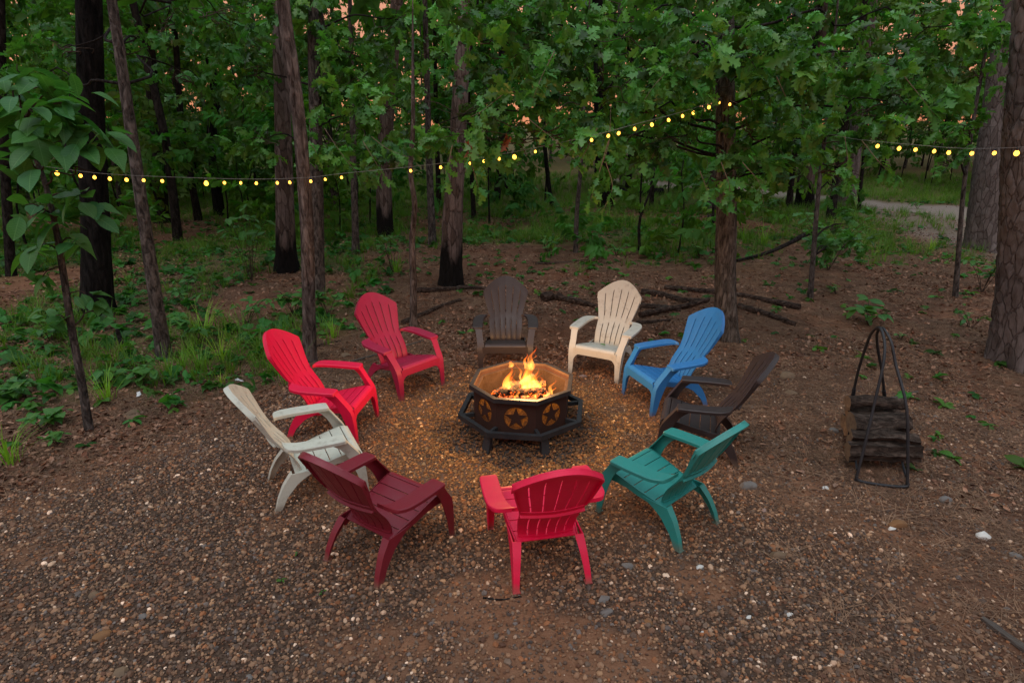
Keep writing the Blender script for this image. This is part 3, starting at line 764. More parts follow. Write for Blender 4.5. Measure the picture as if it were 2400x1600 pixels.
def build_fire():
    px, py = PIT; base = (px, py, PZ + .285)
    # ash bed
    V = []; F = []; n = 26
    for i in range(n + 1):
        for j in range(n + 1):
            x = -.32 + .64 * i / n; y = -.32 + .64 * j / n; rr = math.hypot(x, y); s = min(1, .29 / max(rr, 1e-6)) if rr > .29 else 1
            x *= s; y *= s; h = .02 + .075 * math.exp(-(rr / .27) ** 2) + .03 * float(fbm(np.array(x * 9), np.array(y * 9), 5))
            V.append(Vector((x, y, h)))
    for i in range(n):
        for j in range(n): a = i * (n + 1) + j; F.append((a, a + n + 1, a + n + 2, a + 1))
    m, nt, out = newmat('ash_embers'); v = coords(nt)
    nz = noise(nt, v, 22, 6, .7); sep = N(nt, 'ShaderNodeSeparateXYZ'); nt.links.new(v, sep.inputs[0])
    rad = mathn(nt, 'ADD', mathn(nt, 'POWER', mathn(nt, 'ABSOLUTE', sep.outputs['X']), 2), mathn(nt, 'POWER', mathn(nt, 'ABSOLUTE', sep.outputs['Y']), 2))
    hot = mathn(nt, 'MULTIPLY', ramp(nt, nz, [(.47, 0.0), (.62, 1.0)]), ramp(nt, rad, [(.02, 1.0), (.085, 0.0)]))
    p = pbsdf(nt, out, mixrgb(nt, ramp(nt, noise(nt, v, 9, 6), [(.35, 0.0), (.65, 1.0)]), (.20, .15, .11), (.07, .05, .04)), .95, .1, 0, bump(nt, nz, .8, .02))
    nt.links.new(ramp(nt, nz, [(.45, (1, .06, .005)), (.68, (1, .30, .04))]), p.inputs['Emission Color']); nt.links.new(mathn(nt, 'MULTIPLY', hot, 5.0), p.inputs['Emission Strength'])
    ash = link('ash_bed', mesh('ash_bed', V, F, 'ash_embers', 60), None, base, (0, 0, PYAW)); tag(ash, 'bed of ash and glowing embers inside the fire pit', 'embers')
    # burning logs
    m, nt, out = newmat('burning_log'); v = coords(nt); nz = noise(nt, v, 16, 6, .7); cr_ = voro(nt, v, 30, 'DISTANCE_TO_EDGE')
    p = pbsdf(nt, out, mixrgb(nt, ramp(nt, nz, [(.35, 0.0), (.7, 1.0)]), (.012, .010, .009), (.06, .045, .035)), .95, .1, 0, bump(nt, cr_, .7, .02))
    hot = mathn(nt, 'MULTIPLY', ramp(nt, cr_, [(.0, 1.0), (.10, 0.0)]), ramp(nt, nz, [(.5, 0.0), (.62, 1.0)]))
    p.inputs['Emission Color'].default_value = (1, .12, .01, 1); nt.links.new(mathn(nt, 'MULTIPLY', hot, 7.0), p.inputs['Emission Strength'])
    r = random.Random(4)
    spec = [((-.20, -.10, .13), (.24, -.05, .15), .040, 'charred log lying across the front of the fire'), ((-.16, .10, .12), (.22, .14, .14), .045, 'charred log at the back of the fire'),
            ((-.10, -.16, .17), (.08, .20, .20), .034, 'charred log stacked crosswise on top of the fire'), ((.20, -.14, .12), (.10, .18, .13), .036, 'short charred log at the right end of the fire'),
            ((-.26, -.12, .11), (-.12, .14, .12), .036, 'short charred log at the left end of the fire')]
    for a, b, rr, lab in spec:
        a = Vector(a); b = Vector(b); P = [a.lerp(b, i / 7) + Vector((r.uniform(-.006, .006), r.uniform(-.006, .006), r.uniform(-.006, .006))) for i in range(8)]
        o = link('burning_log', mesh('burning_log', *tube(P, [rr * r.uniform(.85, 1.1) for _ in P], 12), 'burning_log', 60), None, base, (0, 0, PYAW)); tag(o, lab, 'log', 'logs burning in the fire pit')
    for i in range(22):
        a = r.uniform(0, 6.28); q = r.uniform(.06, .27); g = pebble_geo(300 + i); s = r.uniform(.020, .042)
        if i < 9: a = r.uniform(2.7, 3.9)
        M = Matrix.Translation((q * math.cos(a), q * math.sin(a), .075 + .04 * math.exp(-(q / .27) ** 2))) @ Matrix.Rotation(r.uniform(0, 3), 4, 'X') @ Matrix.Diagonal((s, s, s, 1))
        if i == 0: acc = []
        acc.append(xf(g, M))
    m, nt, out = newmat('coal'); v = coords(nt); nz = noise(nt, v, 30, 5, .7)
    p = pbsdf(nt, out, (.06, .04, .03), .95, .1); nt.links.new(ramp(nt, nz, [(.4, (.9, .05, .01)), (.7, (1, .35, .10))]), p.inputs['Emission Color'])
    nt.links.new(ramp(nt, nz, [(.38, .1), (.62, 2.6)]), p.inputs['Emission Strength'])
    o = link('hot_coals', mesh('hot_coals', *joinparts(acc), 'coal', 60), None, base, (0, 0, PYAW)); tag(o, 'loose glowing orange coals heaped in the fire pit', 'coals'); o['kind'] = 'stuff'
    # flames: closed tongues of glowing gas
    m, nt, out = newmat('flame'); at = N(nt, 'ShaderNodeTexCoord'); sep = N(nt, 'ShaderNodeSeparateXYZ'); nt.links.new(at.outputs['Generated'], sep.inputs[0])
    nz = noise(nt, coords(nt, scale=(26, 26, 10)), 1, 4, .6)
    hgt = mathn(nt, 'ADD', sep.outputs['Z'], mathn(nt, 'MULTIPLY', mathn(nt, 'SUBTRACT', nz, .5), .35))
    colr = ramp(nt, hgt, [(0.0, (1, .40, .07)), (.30, (1, .34, .05)), (.58, (1, .18, .012)), (1.0, (1, .05, .003))])
    dens = mathn(nt, 'MULTIPLY', ramp(nt, hgt, [(0.0, .55), (.15, 1.0), (.55, .75), (1.0, .25)]), ramp(nt, nz, [(.34, .12), (.62, 1.0)]))
    ev = N(nt, 'ShaderNodeEmission'); nt.links.new(colr, ev.inputs[0]); nt.links.new(mathn(nt, 'MULTIPLY', dens, 105.0), ev.inputs[1])
    nt.links.new(ev.outputs[0], out.inputs['Volume'])
    fl = empty('flames', base, PYAW, 'orange and yellow flames rising from the fire pit', 'flames')
    def tongue(x, y, z, h, w, bend, seed, twist=1.0):
        q = random.Random(seed); secs = []; ns = 22; ph = q.uniform(0, 6.28)
        for i in range(ns):
            s = i / (ns - 1); rr = w * (math.sin(math.pi * min(1, (s * .9 + .10)) ** .62) ** .9) * (1 - .35 * s) + .001
            cx = x + bend[0] * s * s + .030 * twist * math.sin(ph + s * 8.5) * s; cy = y + bend[1] * s * s + .016 * math.cos(ph * 1.7 + s * 6) * s
            sec = []
            for k in range(12):
                a = 2 * math.pi * k / 12; d = rr * (1 + .30 * math.sin(2 * a + s * 5 + ph) + .14 * math.sin(5 * a + s * 9))
                sec.append(Vector((cx + d * math.cos(a), cy + d * .7 * math.sin(a), z + h * .74 * s)))
            secs.append(sec)
        link('flame_tongue', mesh('flame_tongue', *loft(secs), 'flame', 80), fl)
    T = [(-.11, .02, .09, .30, .036, (.01, 0), 31), (.13, .05, .09, .36, .034, (.0, 0), 32), (.055, 0, .08, .58, .048, (.02, .02), 1), (.085, .03, .10, .42, .036, (.02, .0), 2), (.01, -.03, .10, .40, .034, (.02, 0), 3), (-.155, .0, .08, .42, .042, (.05, 0), 4),
         (-.075, .02, .10, .24, .026, (-.01, 0), 5), (.11, -.04, .09, .26, .038, (.02, 0), 6), (.185, .02, .10, .27, .026, (-.01, 0), 7), (.28, .02, .09, .24, .020, (.05, 0), 8),
         (.15, -.10, .09, .17, .026, (.02, 0), 9), (-.03, -.12, .10, .15, .020, (.0, 0), 10), (-.18, -.05, .09, .15, .018, (-.02, 0), 11), (.05, -.10, .10, .22, .032, (.02, .02), 12),
         (.22, -.08, .08, .15, .022, (.01, 0), 13), (.075, .05, .32, .36, .030, (.04, .0), 14), (.035, .04, .34, .24, .020, (-.02, .0), 18), (-.115, .0, .36, .13, .022, (.04, 0), 15), (.03, .06, .1, .30, .036, (-.02, 0), 16), (-.05, -.06, .1, .18, .022, (-.02, 0), 17), (.25, -.03, .08, .12, .022, (.02, 0), 19), (.10, .04, .40, .16, .012, (.03, 0), 41), (-.02, .03, .22, .26, .014, (-.03, 0), 42), (.15, .0, .16, .24, .014, (.03, 0), 43), (.30, -.02, .10, .16, .012, (.04, 0), 44)]
    for a in T: tongue(*a)
    ld = bpy.data.lights.new('fire_light', 'POINT'); ld.energy = 98; ld.color = (1, .50, .18); ld.shadow_soft_size = .14
    lo = link('fire_light', ld, fl, (.05, 0, .44))
    ld = bpy.data.lights.new('ember_light', 'POINT'); ld.energy = 7; ld.color = (1, .40, .10); ld.shadow_soft_size = .10
    lo = link('ember_light', ld, fl, (.02, -.02, .17))
build_fire()

# ------------------------------------------------------------------ firewood rack with logs
def build_rack():
    t = empty('firewood_rack', (3.2, -.1, gzf(3.2, -.1)), 0, 'black steel tube hoop rack holding split firewood', 'firewood rack')
    o0 = Vector((3.2, -.1, 0))
    Lf, La, Lr = Vector((2.94, -.56, .012)), Vector((3.165, -.10, 1.235)), Vector((3.36, .40, .012))
    Rf, Ra, Rr = Vector((3.32, -.66, .012)), Vector((3.205, -.08, 1.225)), Vector((3.74, .36, .012))
    def hoop(f, a, r, k):
        def at(z, y, e): return Vector((e.x + (a.x - e.x) * (z / a.z) ** 1.15, y, z))
        p = [f, at(.08, f.y + .01, f), at(.35, f.y + .06, f), at(.70, f.y + .15, f), at(.98, a.y - .23, f), at(1.14, a.y - .14, f), a, at(1.15, a.y + .13, r), at(.99, a.y + .22, r), at(.70, r.y - .15, r), at(.35, r.y - .05, r), at(.08, r.y - .01, r), r]
        return spline([q - o0 for q in p], 46)
    for f, a, r in ((Lf, La, Lr), (Rf, Ra, Rr)):
        h = hoop(f, a, r, 0); p = link('side_hoop', mesh('side_hoop', *tube(h, .0125, 10), 'rack_paint', 60), t)
        for s in (h[10], h[38]): pass
        c = [h[36], h[39]]; link('sleeve', mesh('sleeve', *tube(c, .0175, 10), 'rack_paint', 60), p)
    def bar(a, b, rad, nm):
        m = (b - a).normalized(); link(nm, mesh(nm, *tube(spline([a - o0 + Vector((0, 0, .05)), a - o0 + Vector((0, -.012, .012)) + m * .02, a.lerp(b, .5) - o0 + Vector((0, -.015, .0)), b - o0 + Vector((0, -.012, .012)) - m * .02, b - o0 + Vector((0, 0, .05))], 24), rad, 10), 'rack_paint', 60), t)
    bar(Lf, Rf, .0125, 'front_foot_bar'); bar(Lr, Rr, .0125, 'rear_foot_bar')
    def str_(a, b, nm): link(nm, mesh(nm, *tube([a - o0, b - o0], .010, 8), 'rack_paint', 60), t)
    str_(Lf + Vector((.01, .03, .09)), Lr + Vector((0, -.03, .09)), 'base_rail'); str_(Rf + Vector((-.01, .03, .09)), Rr + Vector((0, -.03, .09)), 'base_rail')
    logs = [(3.26, -.36, .180, .60, .080, 'split firewood log at the bottom front of the rack', -.10), (3.32, -.17, .170, .52, .070, 'firewood log in the middle of the rack bottom row', -.02),
            (3.39, .03, .165, .50, .068, 'firewood log third from the front at the rack bottom', -.14), (3.46, .22, .165, .50, .07, 'firewood log at the rear of the rack bottom row', -.1),
            (3.28, -.30, .302, .56, .046, 'thin firewood log above the front bottom log', -.16), (3.31, -.14, .345, .50, .092, 'thick knotty split log in the second layer of the rack', -.03),
            (3.40, .07, .300, .50, .070, 'firewood log in the second layer towards the back', -.16), (3.47, .25, .30, .46, .07, 'rear firewood log of the second layer', -.1), (3.38, .10, .440, .50, .070, 'firewood log lying topmost at the back of the rack', -.07)]
    r = random.Random(8)
    for i, (x, y, z, L, rad, lab, yw) in enumerate(logs):
        secs = []; ns = 12; pr = [rad * (1 + r.uniform(-.16, .12)) for _ in range(14)]
        if i % 2 == 0:
            for k in range(4, 8): pr[k] *= .62
        for j in range(ns):
            xx = -L / 2 + L * j / (ns - 1); c = Vector((xx, r.uniform(-.005, .005), .012 * math.sin(j * .6 + i))); taper = 1 + .1 * (j / ns - .5) * r.choice((-1, 1))
            secs.append([c + Vector((0, math.cos(2 * math.pi * k / 14), math.sin(2 * math.pi * k / 14))) * pr[k] * taper * r.uniform(.94, 1.05) for k in range(14)])
        V, F = loft(secs)
        me = mesh('firewood_log', V, F, 'bark_firewood', 50); me.materials.append(MATS['wood_end'])
        for p in me.polygons:
            if abs(p.normal.x) > .9: p.material_index = 1
        o = link('firewood_log', me, None, (x, y, z), (r.uniform(0, 6), 0, 0)); o.rotation_euler = Euler((r.uniform(0, 6), r.uniform(-.04, .04), yw), 'XYZ'); tag(o, lab, 'log', 'firewood stacked in the rack')
build_rack()

# ------------------------------------------------------------------ trees
def worley(u, v, s=0):
    """F2-F1 on a jittered grid, periodic in nothing"""
    iu = np.floor(u); iv = np.floor(v); d1 = np.full(u.shape, 9.); d2 = np.full(u.shape, 9.)
    for a in (-1, 0, 1):
        for b in (-1, 0, 1):
            cu, cv = iu + a, iv + b; d = np.hypot(cu + _hash(cu, cv, s) - u, cv + _hash(cu, cv, s + 7) - v)
            d2 = np.where(d < d1, d1, np.minimum(d2, d)); d1 = np.minimum(d, d1)
    return d2 - d1
def trunk_geo(P, rad, n, rows, flare=.5, plates=0.0, ridges=0.0, seed=0, lump=.06):
    """P world points (Vectors, relative to the base), rad radii at them"""
    C = spline(P, rows); t0 = np.linspace(0, 1, len(P)); rr = np.interp(np.linspace(0, 1, rows), t0, rad)
    cx = np.array([c.x for c in C])[:, None]; cy = np.array([c.y for c in C])[:, None]; cz = np.array([c.z for c in C])[:, None]
    th = np.linspace(0, 2 * np.pi, n, endpoint=False)[None, :] + 0 * cz
    r = rr[:, None] * (1 + lump * 2 * (fbm(np.cos(th) * 1.3 + cz * .8, np.sin(th) * 1.3 + cz * .8 + seed, seed + 3) - .5))
    fl = np.exp(-np.clip(cz, 0, None) / (.16 + rr[0] * .5))
    r = r * (1 + flare * fl * (.55 + .45 * np.cos(th * 5 + seed)))
    if plates: r = r + plates * (np.clip(worley(th * rr[0] * 9.5, cz * 5.2, seed), 0, .35) - .2) * 2
    if ridges: r = r + ridges * (fbm(np.cos(th) * rr[0] * 34, np.sin(th) * rr[0] * 34 + cz * 1.2, seed + 5, 3) - .5) * 2
    X = cx + r * np.cos(th); Y = cy + r * np.sin(th); Z = cz + 0 * th
    V = np.stack([X, Y, Z], -1).reshape(-1, 3); i = np.arange(rows * n).reshape(rows, n); j = np.roll(i, -1, 1)
    F = np.stack([i[:-1], j[:-1], j[1:], i[1:]], -1).reshape(-1, 4)
    me = bpy.data.meshes.new('trunk'); me.from_pydata(V.tolist(), [], F.tolist() + [list(range((rows - 1) * n, rows * n))])
    me.polygons.foreach_set('use_smooth', np.ones(len(me.polygons), bool)); return me
def rnd_rot(n, tilt=.9, face=None):
    r = RNG.uniform(-1, 1, (n, 3)) * np.array([tilt, tilt, np.pi]); return r
def leaf_tint(n, base=(1, 1, 1), var=.35, yellow=.25):
    b = RNG.uniform(1 - var, 1 + var, n)[:, None] * np.array(base)[None, :]; y = RNG.uniform(0, yellow, n) ** 1.5
    b[:, 0] *= 1 + 2.2 * y; b[:, 2] *= 1 - .6 * y; return b
def blob_pts(c, r, n, clump=5):
    """points gathered in clumps inside an ellipsoid"""
    k = max(3, n // clump); d = RNG.normal(size=(k, 3)); d /= np.linalg.norm(d, axis=1)[:, None]
    cc = d * (RNG.uniform(0, 1, k) ** .4)[:, None] * np.asarray(r)
    p = cc[RNG.integers(0, k, n)] + RNG.normal(size=(n, 3)) * np.asarray(r) * .16
    return p + np.asarray(c)
def crown(tree, origin, pts, key, s0, s1, tint=(1, 1, 1), var=.35, yellow=.25, tilt=.9, name='crown'):
    pts = np.asarray(pts); n = len(pts)
    return scatter(name, key, pts - np.asarray(origin), rnd_rot(n, tilt), RNG.uniform(s0, s1, n), leaf_tint(n, tint, var, yellow), tree)
GROUP_T = 'trees standing round the clearing'
def make_tree(name, label, base, path, wb, wt, mat, top=11.0, n=12, rows=28, flare=.4, plates=0, ridges=0, canopy=1.0, lean=0.0, group=GROUP_T, cat='tree', seed=0, cshift=(0, 0)):
    """base pixel on the ground, path = pixels up the stem at the base's distance, widths in pixels at base / last path point"""
    bx, by = ground(*base); z0 = gzf(bx, by); o = Vector((bx, by, z0)); d = depth(by)
    t = empty(name, o, 0, label, cat, group)
    P = [Vector((0, 0, -.08))] + [plane(px, py, by) - o for px, py in path]
    rb = wb * d / FPX / 2; rt = wt * depth(by, 3) / FPX / 2; rad = list(np.linspace(rb, rt, len(P)))
    last = P[-1]; dr = (P[-1] - P[0]).normalized()
    if top > last.z + .4:
        k = 3
        for i in range(1, k + 1): P.append(last + dr * ((top - last.z) * i / k)); rad.append(rt * (1 - .8 * i / k))
    me = trunk_geo(P, rad, n, rows, flare, plates, ridges, seed); me.materials.append(MATS[mat]); link('trunk', me, t)
    if canopy > 0 and top > 7:
        nb = int(46 * canopy); c = np.array(o + P[-1]) + np.array([cshift[0], cshift[1], -2.2])
        pts = blob_pts(c, (2.7, 2.7, 2.6), nb); crown(t, o, pts, 'farbig', 1.1, 1.9, (.9, .9, .9), .3, .2)
    return t, o, P
def branch(t, o, a, b, ra, rb=.006, sag=.0, mat='twig', wob=.10, name='branch', seed=0):
    r = random.Random(seed + int(abs(b[0]) * 977) + int(abs(b[2]) * 331)); a = Vector(a); b = Vector(b); L = (b - a).length; pts = []
    for i in range(7):
        s = i / 6; q = a.lerp(b, s); w = L * wob * math.sin(math.pi * s)
        pts.append(q + Vector((r.uniform(-1, 1) * w, r.uniform(-1, 1) * w, r.uniform(-.6, 1) * w + sag * math.sin(math.pi * s))) - Vector(o))
    P = spline(pts, 16); return link(name, mesh(name, *tube(P, list(np.linspace(ra, rb, 16)), 7), mat, 60), t)
# --- the trees one can pick out in the photograph
CHAR, _, _ = make_tree('charred_tree', 'tall fire-blackened tree trunk at the left, thickest on that side', (228, 735), [(226, 600), (216, 350), (208, 20)], 66, 50, 'bark_charred', 12, 40, 120, .35, 0, .02, .8, seed=1, cshift=(-1.5, 2))
SLIM, SLIM_O, SLIM_P = make_tree('slender_tree', 'slender grey tree leaning left, between the charred trunk and the red chair', (385, 838), [(350, 600), (318, 380), (262, 0)], 32, 21, 'bark_grey', 9.5, 20, 80, .3, 0, .006, .6, seed=2, cshift=(-2, 3))
make_tree('edge_tree', 'narrow dark trunk at the far left edge of the photo', (25, 650), [(15, 450), (5, 250), (0, 0)], 21, 19, 'bark_dark', 10, 14, 30, .3, 0, .004, .8, seed=3, cshift=(-1, 3))
make_tree('mid_tree', 'dark trunk right of the charred tree, the thicker of a close pair', (378, 522), [(372, 400), (358, 220), (342, 40)], 33, 25, 'bark_dark', 12, 16, 40, .3, 0, .006, 1, seed=4)
make_tree('mid_tree', 'thinner trunk of the close pair right of the charred tree', (417, 566), [(402, 430), (380, 290), (310, 0)], 21, 16, 'bark_dark', 9, 12, 30, .3, 0, .004, .6, seed=5, cshift=(-1, 2))
make_tree('crooked_tree', 'crooked dark trunk with a kink, left part of the woods', (515, 505), [(503, 400), (497, 300), (508, 235), (493, 150), (487, 20)], 24, 18, 'bark_charred', 10, 12, 40, .3, 0, .004, 1, seed=6)
SNAG, SNAG_O, SNAG_P = make_tree('dead_snag', 'reddish barkless snag trunk behind the red chair carrying the string lights', (725, 845), [(722, 600), (712, 420), (695, 230), (664, 0)], 30, 27, 'bark_snag', 7.5, 24, 110, .15, 0, .014, 0, seed=7)
BEH, BEH_O, BEH_P = make_tree('grey_oak', 'ridged grey oak trunk directly behind the snag', (746, 690), [(744, 500), (740, 300), (735, 100), (732, 0)], 30, 25, 'bark_grey', 11, 20, 70, .35, 0, .008, .9, seed=8, cshift=(-.5, 2.5))
make_tree('burnt_tree', 'tree with blackened flared base left of the snag', (671, 632), [(668, 500), (663, 300), (657, 100), (655, 0)], 46, 27, 'bark_pine_charred', 12, 20, 60, .5, .008, 0, 1, seed=9, cshift=(0, 2))
make_tree('young_tree', 'short young trunk left of the burnt pine, among weeds', (834, 597), [(832, 500), (828, 380), (826, 250)], 17, 14, 'bark_grey', 8, 10, 24, .5, 0, 0, .4, seed=10)
make_tree('burnt_pine', 'dark burnt pine trunk left of the plated pine in the centre', (902, 550), [(900, 430), (905, 300), (918, 150), (930, 0)], 38, 27, 'bark_pine_charred', 13, 20, 60, .25, .008, 0, 1, seed=11)
make_tree('sapling_trunk', 'thin wavy bare sapling trunk behind the raspberry chair', (968, 765), [(969, 660), (966, 560), (972, 480), (962, 400), (968, 300)], 17, 11, 'bark_snag', 4.4, 12, 60, .25, 0, .004, 0, seed=12)
make_tree('young_tree', 'slim grey trunk between the wavy sapling and the plated pine', (1013, 575), [(1010, 480), (1005, 350), (1000, 150)], 19, 13, 'bark_grey', 9, 10, 24, .4, 0, 0, .5, seed=13)
PINEC, PINEC_O, PINEC_P = make_tree('plated_pine', 'pine with plated bark and blackened foot behind the brown chair', (1057, 668), [(1060, 520), (1068, 400), (1080, 200), (1090, 0)], 52, 29, 'bark_pine_charred', 13, 36, 130, .3, .016, 0, .8, seed=14, cshift=(0, 3))
make_tree('far_oak', 'leaning dark trunk in the far centre, left of the twin saplings', (1163, 475), [(1170, 400), (1182, 250), (1190, 60)], 17, 15, 'bark_dark', 10, 10, 24, .3, canopy=1, seed=15)
make_tree('far_oak', 'upright dark trunk just right of the leaning far trunk', (1182, 452), [(1180, 380), (1178, 200), (1176, 40)], 19, 16, 'bark_dark', 11, 10, 24, .3, canopy=1, seed=16)
make_tree('bent_sapling', 'thin black forked sapling leaning left in the far centre', (1296, 490), [(1286, 430), (1276, 330), (1272, 200)], 11, 8, 'bark_charred', 6, 8, 24, .2, canopy=0, seed=17)
make_tree('thin_sapling', 'thin grey stem behind the gap between brown and cream chairs', (1349, 592), [(1352, 500), (1362, 380), (1368, 250)], 12, 8, 'bark_grey', 6, 8, 24, .2, canopy=0, seed=18)
make_tree('far_pine', 'broad black pine trunk behind the hanging oak leaves', (1420, 485), [(1415, 400), (1408, 300), (1404, 100)], 36, 27, 'bark_charred', 13, 14, 30, .3, canopy=1, seed=19)
make_tree('far_pine', 'pale grey far pine trunk right of the black one', (1461, 432), [(1459, 380), (1457, 250), (1455, 50)], 17, 14, 'bark_pine', 13, 10, 24, .2, canopy=1, seed=20)
make_tree('far_sapling', 'thin dark sapling beside the fallen black log', (1527, 481), [(1529, 430), (1531, 330), (1532, 150)], 11, 9, 'bark_dark', 7, 8, 20, .2, canopy=.3, seed=21)
make_tree('far_tree', 'leaning brown trunk just left of the big oak trunk', (1664, 497), [(1670, 430), (1682, 330), (1690, 100)], 26, 20, 'bark_grey', 10, 12, 24, .2, canopy=1, seed=22)
OAK, OAK_O, OAK_P = make_tree('oak_tree', 'fork-footed oak trunk beside the blue chair, leafy boughs overhead', (1704, 795), [(1700, 640), (1702, 480), (1700, 250), (1700, 0)], 50, 40, 'bark_oak', 9, 40, 150, .45, 0, .014, .0, seed=23)
make_tree('dark_pine', 'dark pine trunk on the right in front of the track', (1888, 485), [(1890, 400), (1903, 250), (1922, 60), (1925, 0)], 40, 26, 'bark_pine_charred', 13, 18, 50, .3, .008, 0, 1, seed=24)
make_tree('track_pine', 'grey pine trunk at the near edge of the gravel track', (1984, 484), [(1995, 400), (2015, 250), (2042, 0)], 37, 27, 'bark_pine', 13, 18, 50, .35, .008, 0, 1, seed=25)
make_tree('track_sapling', 'very thin dark stem just right of the grey track pine', (2013, 497), [(2018, 430), (2026, 350), (2032, 250)], 9, 7, 'bark_dark', 5.5, 8, 20, .2, canopy=0, seed=26)
S1900, S1900_O, S1900_P = make_tree('thin_sapling', 'slim upright sapling stem rising from the small bush on the right', (1899, 700), [(1906, 600), (1918, 450), (1936, 300), (1950, 150)], 13, 7, 'bark_grey', 5.5, 10, 40, .3, canopy=0, seed=27)
S2240, S2240_O, S2240_P = make_tree('thin_sapling', 'pale slim sapling left of the great pines on the right', (2239, 700), [(2246, 600), (2258, 450), (2278, 300), (2310, 120)], 12, 7, 'bark_grey', 5.5, 10, 40, .3, canopy=0, seed=28)
make_tree('great_pine', 'great plated pine second from the right edge, its base behind the bush', (2318, 585), [(2325, 450), (2345, 300), (2372, 100), (2388, 0)], 92, 66, 'bark_pine', 14, 56, 150, .28, .03, 0, 1, seed=29, cshift=(2, 2))
PN, PN_O, PN_P = make_tree('great_pine', 'nearest great pine cut off by the right edge of the photo', (2405, 850), [(2412, 600), (2418, 400), (2428, 200), (2435, 0)], 128, 96, 'bark_pine', 12, 72, 190, .30, .028, 0, .5, seed=30, cshift=(2.5, 1.5))

# --- leafy boughs in view: pixel blob centre, pixel radius, distance plane
WIRE = np.array([(125, 393, .8), (255, 408, 1.1), (600, 420, 2.0), (722, 416, 2.2), (953, 392, 2.3), (1101, 374, 2.35), (1247, 348, 1.9), (1387, 318, 1.45), (1494, 290, 1.45), (1600, 262, 1.8), (1700, 232, 2.93), (2040, 330, 1.75), (2148, 340, 1.55), (2260, 348, 1.45), (2400, 346, 1.5)])
SHOW = [(125, 810), (940, 1010), (1085, 1255), (1380, 1700), (2045, 2400)]
def clear_wire(p):
    d = (p[:, 1] - CAM[1]) * CP - (p[:, 2] - CAM[2]) * SP; px = 1200 + FPX * p[:, 0] / d; py = 800 + FPX * (-(p[:, 1] - CAM[1]) * SP - (p[:, 2] - CAM[2]) * CP) / d
    wy = np.interp(px, WIRE[:, 0], WIRE[:, 1]); wY = np.interp(px, WIRE[:, 0], WIRE[:, 2]); s = np.zeros(len(p), bool)
    for a, b in SHOW: s |= (px > a) & (px < b)
    hit = s & (np.abs(py - wy - 8) < 42) & (p[:, 1] < wY + .15); return p[~hit]
def boughs(t, o, P, blobs, key, s0, s1, tint=(1, 1, 1), dens=150, limb=True, flat=.75, var=.4, yellow=.25, mat='bark_dark', tilt=1.0, name='crown'):
    allp = []
    for i, (px, py, pr, Y) in enumerate(blobs):
        c = plane(px, py, Y); d = depth(Y, c.z); rw = pr * d / FPX; n = max(10, int(dens * rw * rw))
        allp.append(blob_pts(c, (rw, rw * .8, rw * flat), n))
        if limb:
            tops = [q + o for q in P if (q + o).z > c.z - 1.0] or [P[-1] + o]; s = min(tops, key=lambda q: abs(q.z - (c.z - .1)))
            s = Vector((s.x, s.y, max(1.6, min(s.z, c.z + .8))))
            zs = [(q + o) for q in P]; s = min([zs[k].lerp(zs[k + 1], f) for k in range(len(zs) - 1) for f in (0, .25, .5, .75)], key=lambda q: abs(q.z - c.z + .15))
            branch(t, o, s, c, .016 + .004 * rw, .005, .1, mat, .07, 'branch', i)
            for k in range(5):
                e = c + Vector((random.uniform(-.8, .8), random.uniform(-.5, .5), random.uniform(-.6, .5))) * rw
                branch(t, o, s.lerp(c, random.uniform(.6, .95)), e, .008, .003, .02, 'twig', .12, 'twig', i * 5 + k)
    crown(t, o, clear_wire(np.concatenate(allp)), key, s0, s1, tint, var, yellow, tilt, name)
boughs(OAK, OAK_O, OAK_P, [(1450, 130, 250, 2.2), (1250, 190, 200, 1.9), (1120, 100, 170, 2.6), (1330, 330, 75, 1.9), (1570, 320, 95, 2.3), (1640, 110, 190, 2.6), (1800, 120, 200, 2.4), (1930, 230, 190, 2.2),
      (2080, 130, 160, 2.9), (1690, 420, 62, 2.4), (1775, 320, 90, 2.4), (1030, 290, 115, 2.4), (2060, 320, 90, 2.1), (2000, 400, 70, 2.0), (2170, 250, 110, 2.5), (1170, 330, 110, 2.2), (1400, 40, 200, 3.0), (2230, 60, 140, 3.2), (1860, 390, 40, 2.6), (1480, 260, 120, 1.8)],
      'oak', .8, 1.35, (1, 1, .95), 84, var=.65, yellow=.4, tilt=1.2)
boughs(BEH, BEH_O, BEH_P, [(780, 330, 75, 4.6), (860, 290, 90, 4.4), (800, 200, 95, 5.0), (900, 385, 80, 4.0), (950, 250, 90, 4.4), (860, 130, 110, 5.4), (740, 60, 100, 5.6), (960, 60, 110, 5.5), (600, 330, 80, 6), (570, 180, 100, 6.4)], 'oak', .85, 1.4, (1, 1, .9), 74, var=.65, yellow=.4, tilt=1.2)
boughs(SLIM, SLIM_O, SLIM_P, [(420, 60, 120, 5.5), (560, 60, 110, 5.5), (300, 130, 90, 5.0), (470, 190, 90, 6.5), (130, 120, 100, 4.6), (60, 200, 90, 4.2)], 'oak', .8, 1.2, (.9, 1, .85), 60)
boughs(S1900, S1900_O, S1900_P, [(1930, 320, 70, 5.2), (1960, 180, 90, 5.4), (1860, 230, 70, 5.2), (1955, 440, 45, 5.5), (1968, 525, 52, 5.7), (1935, 580, 40, 5.6), (1985, 580, 36, 5.8)], 'oak', .8, 1.2, (1, 1, 1), 110)
boughs(S2240, S2240_O, S2240_P, [(2270, 300, 60, 5.0), (2300, 170, 80, 5.3), (2210, 380, 45, 5.0), (2350, 60, 90, 5.5)], 'oak', .8, 1.2, (1.05, 1, .9), 70)
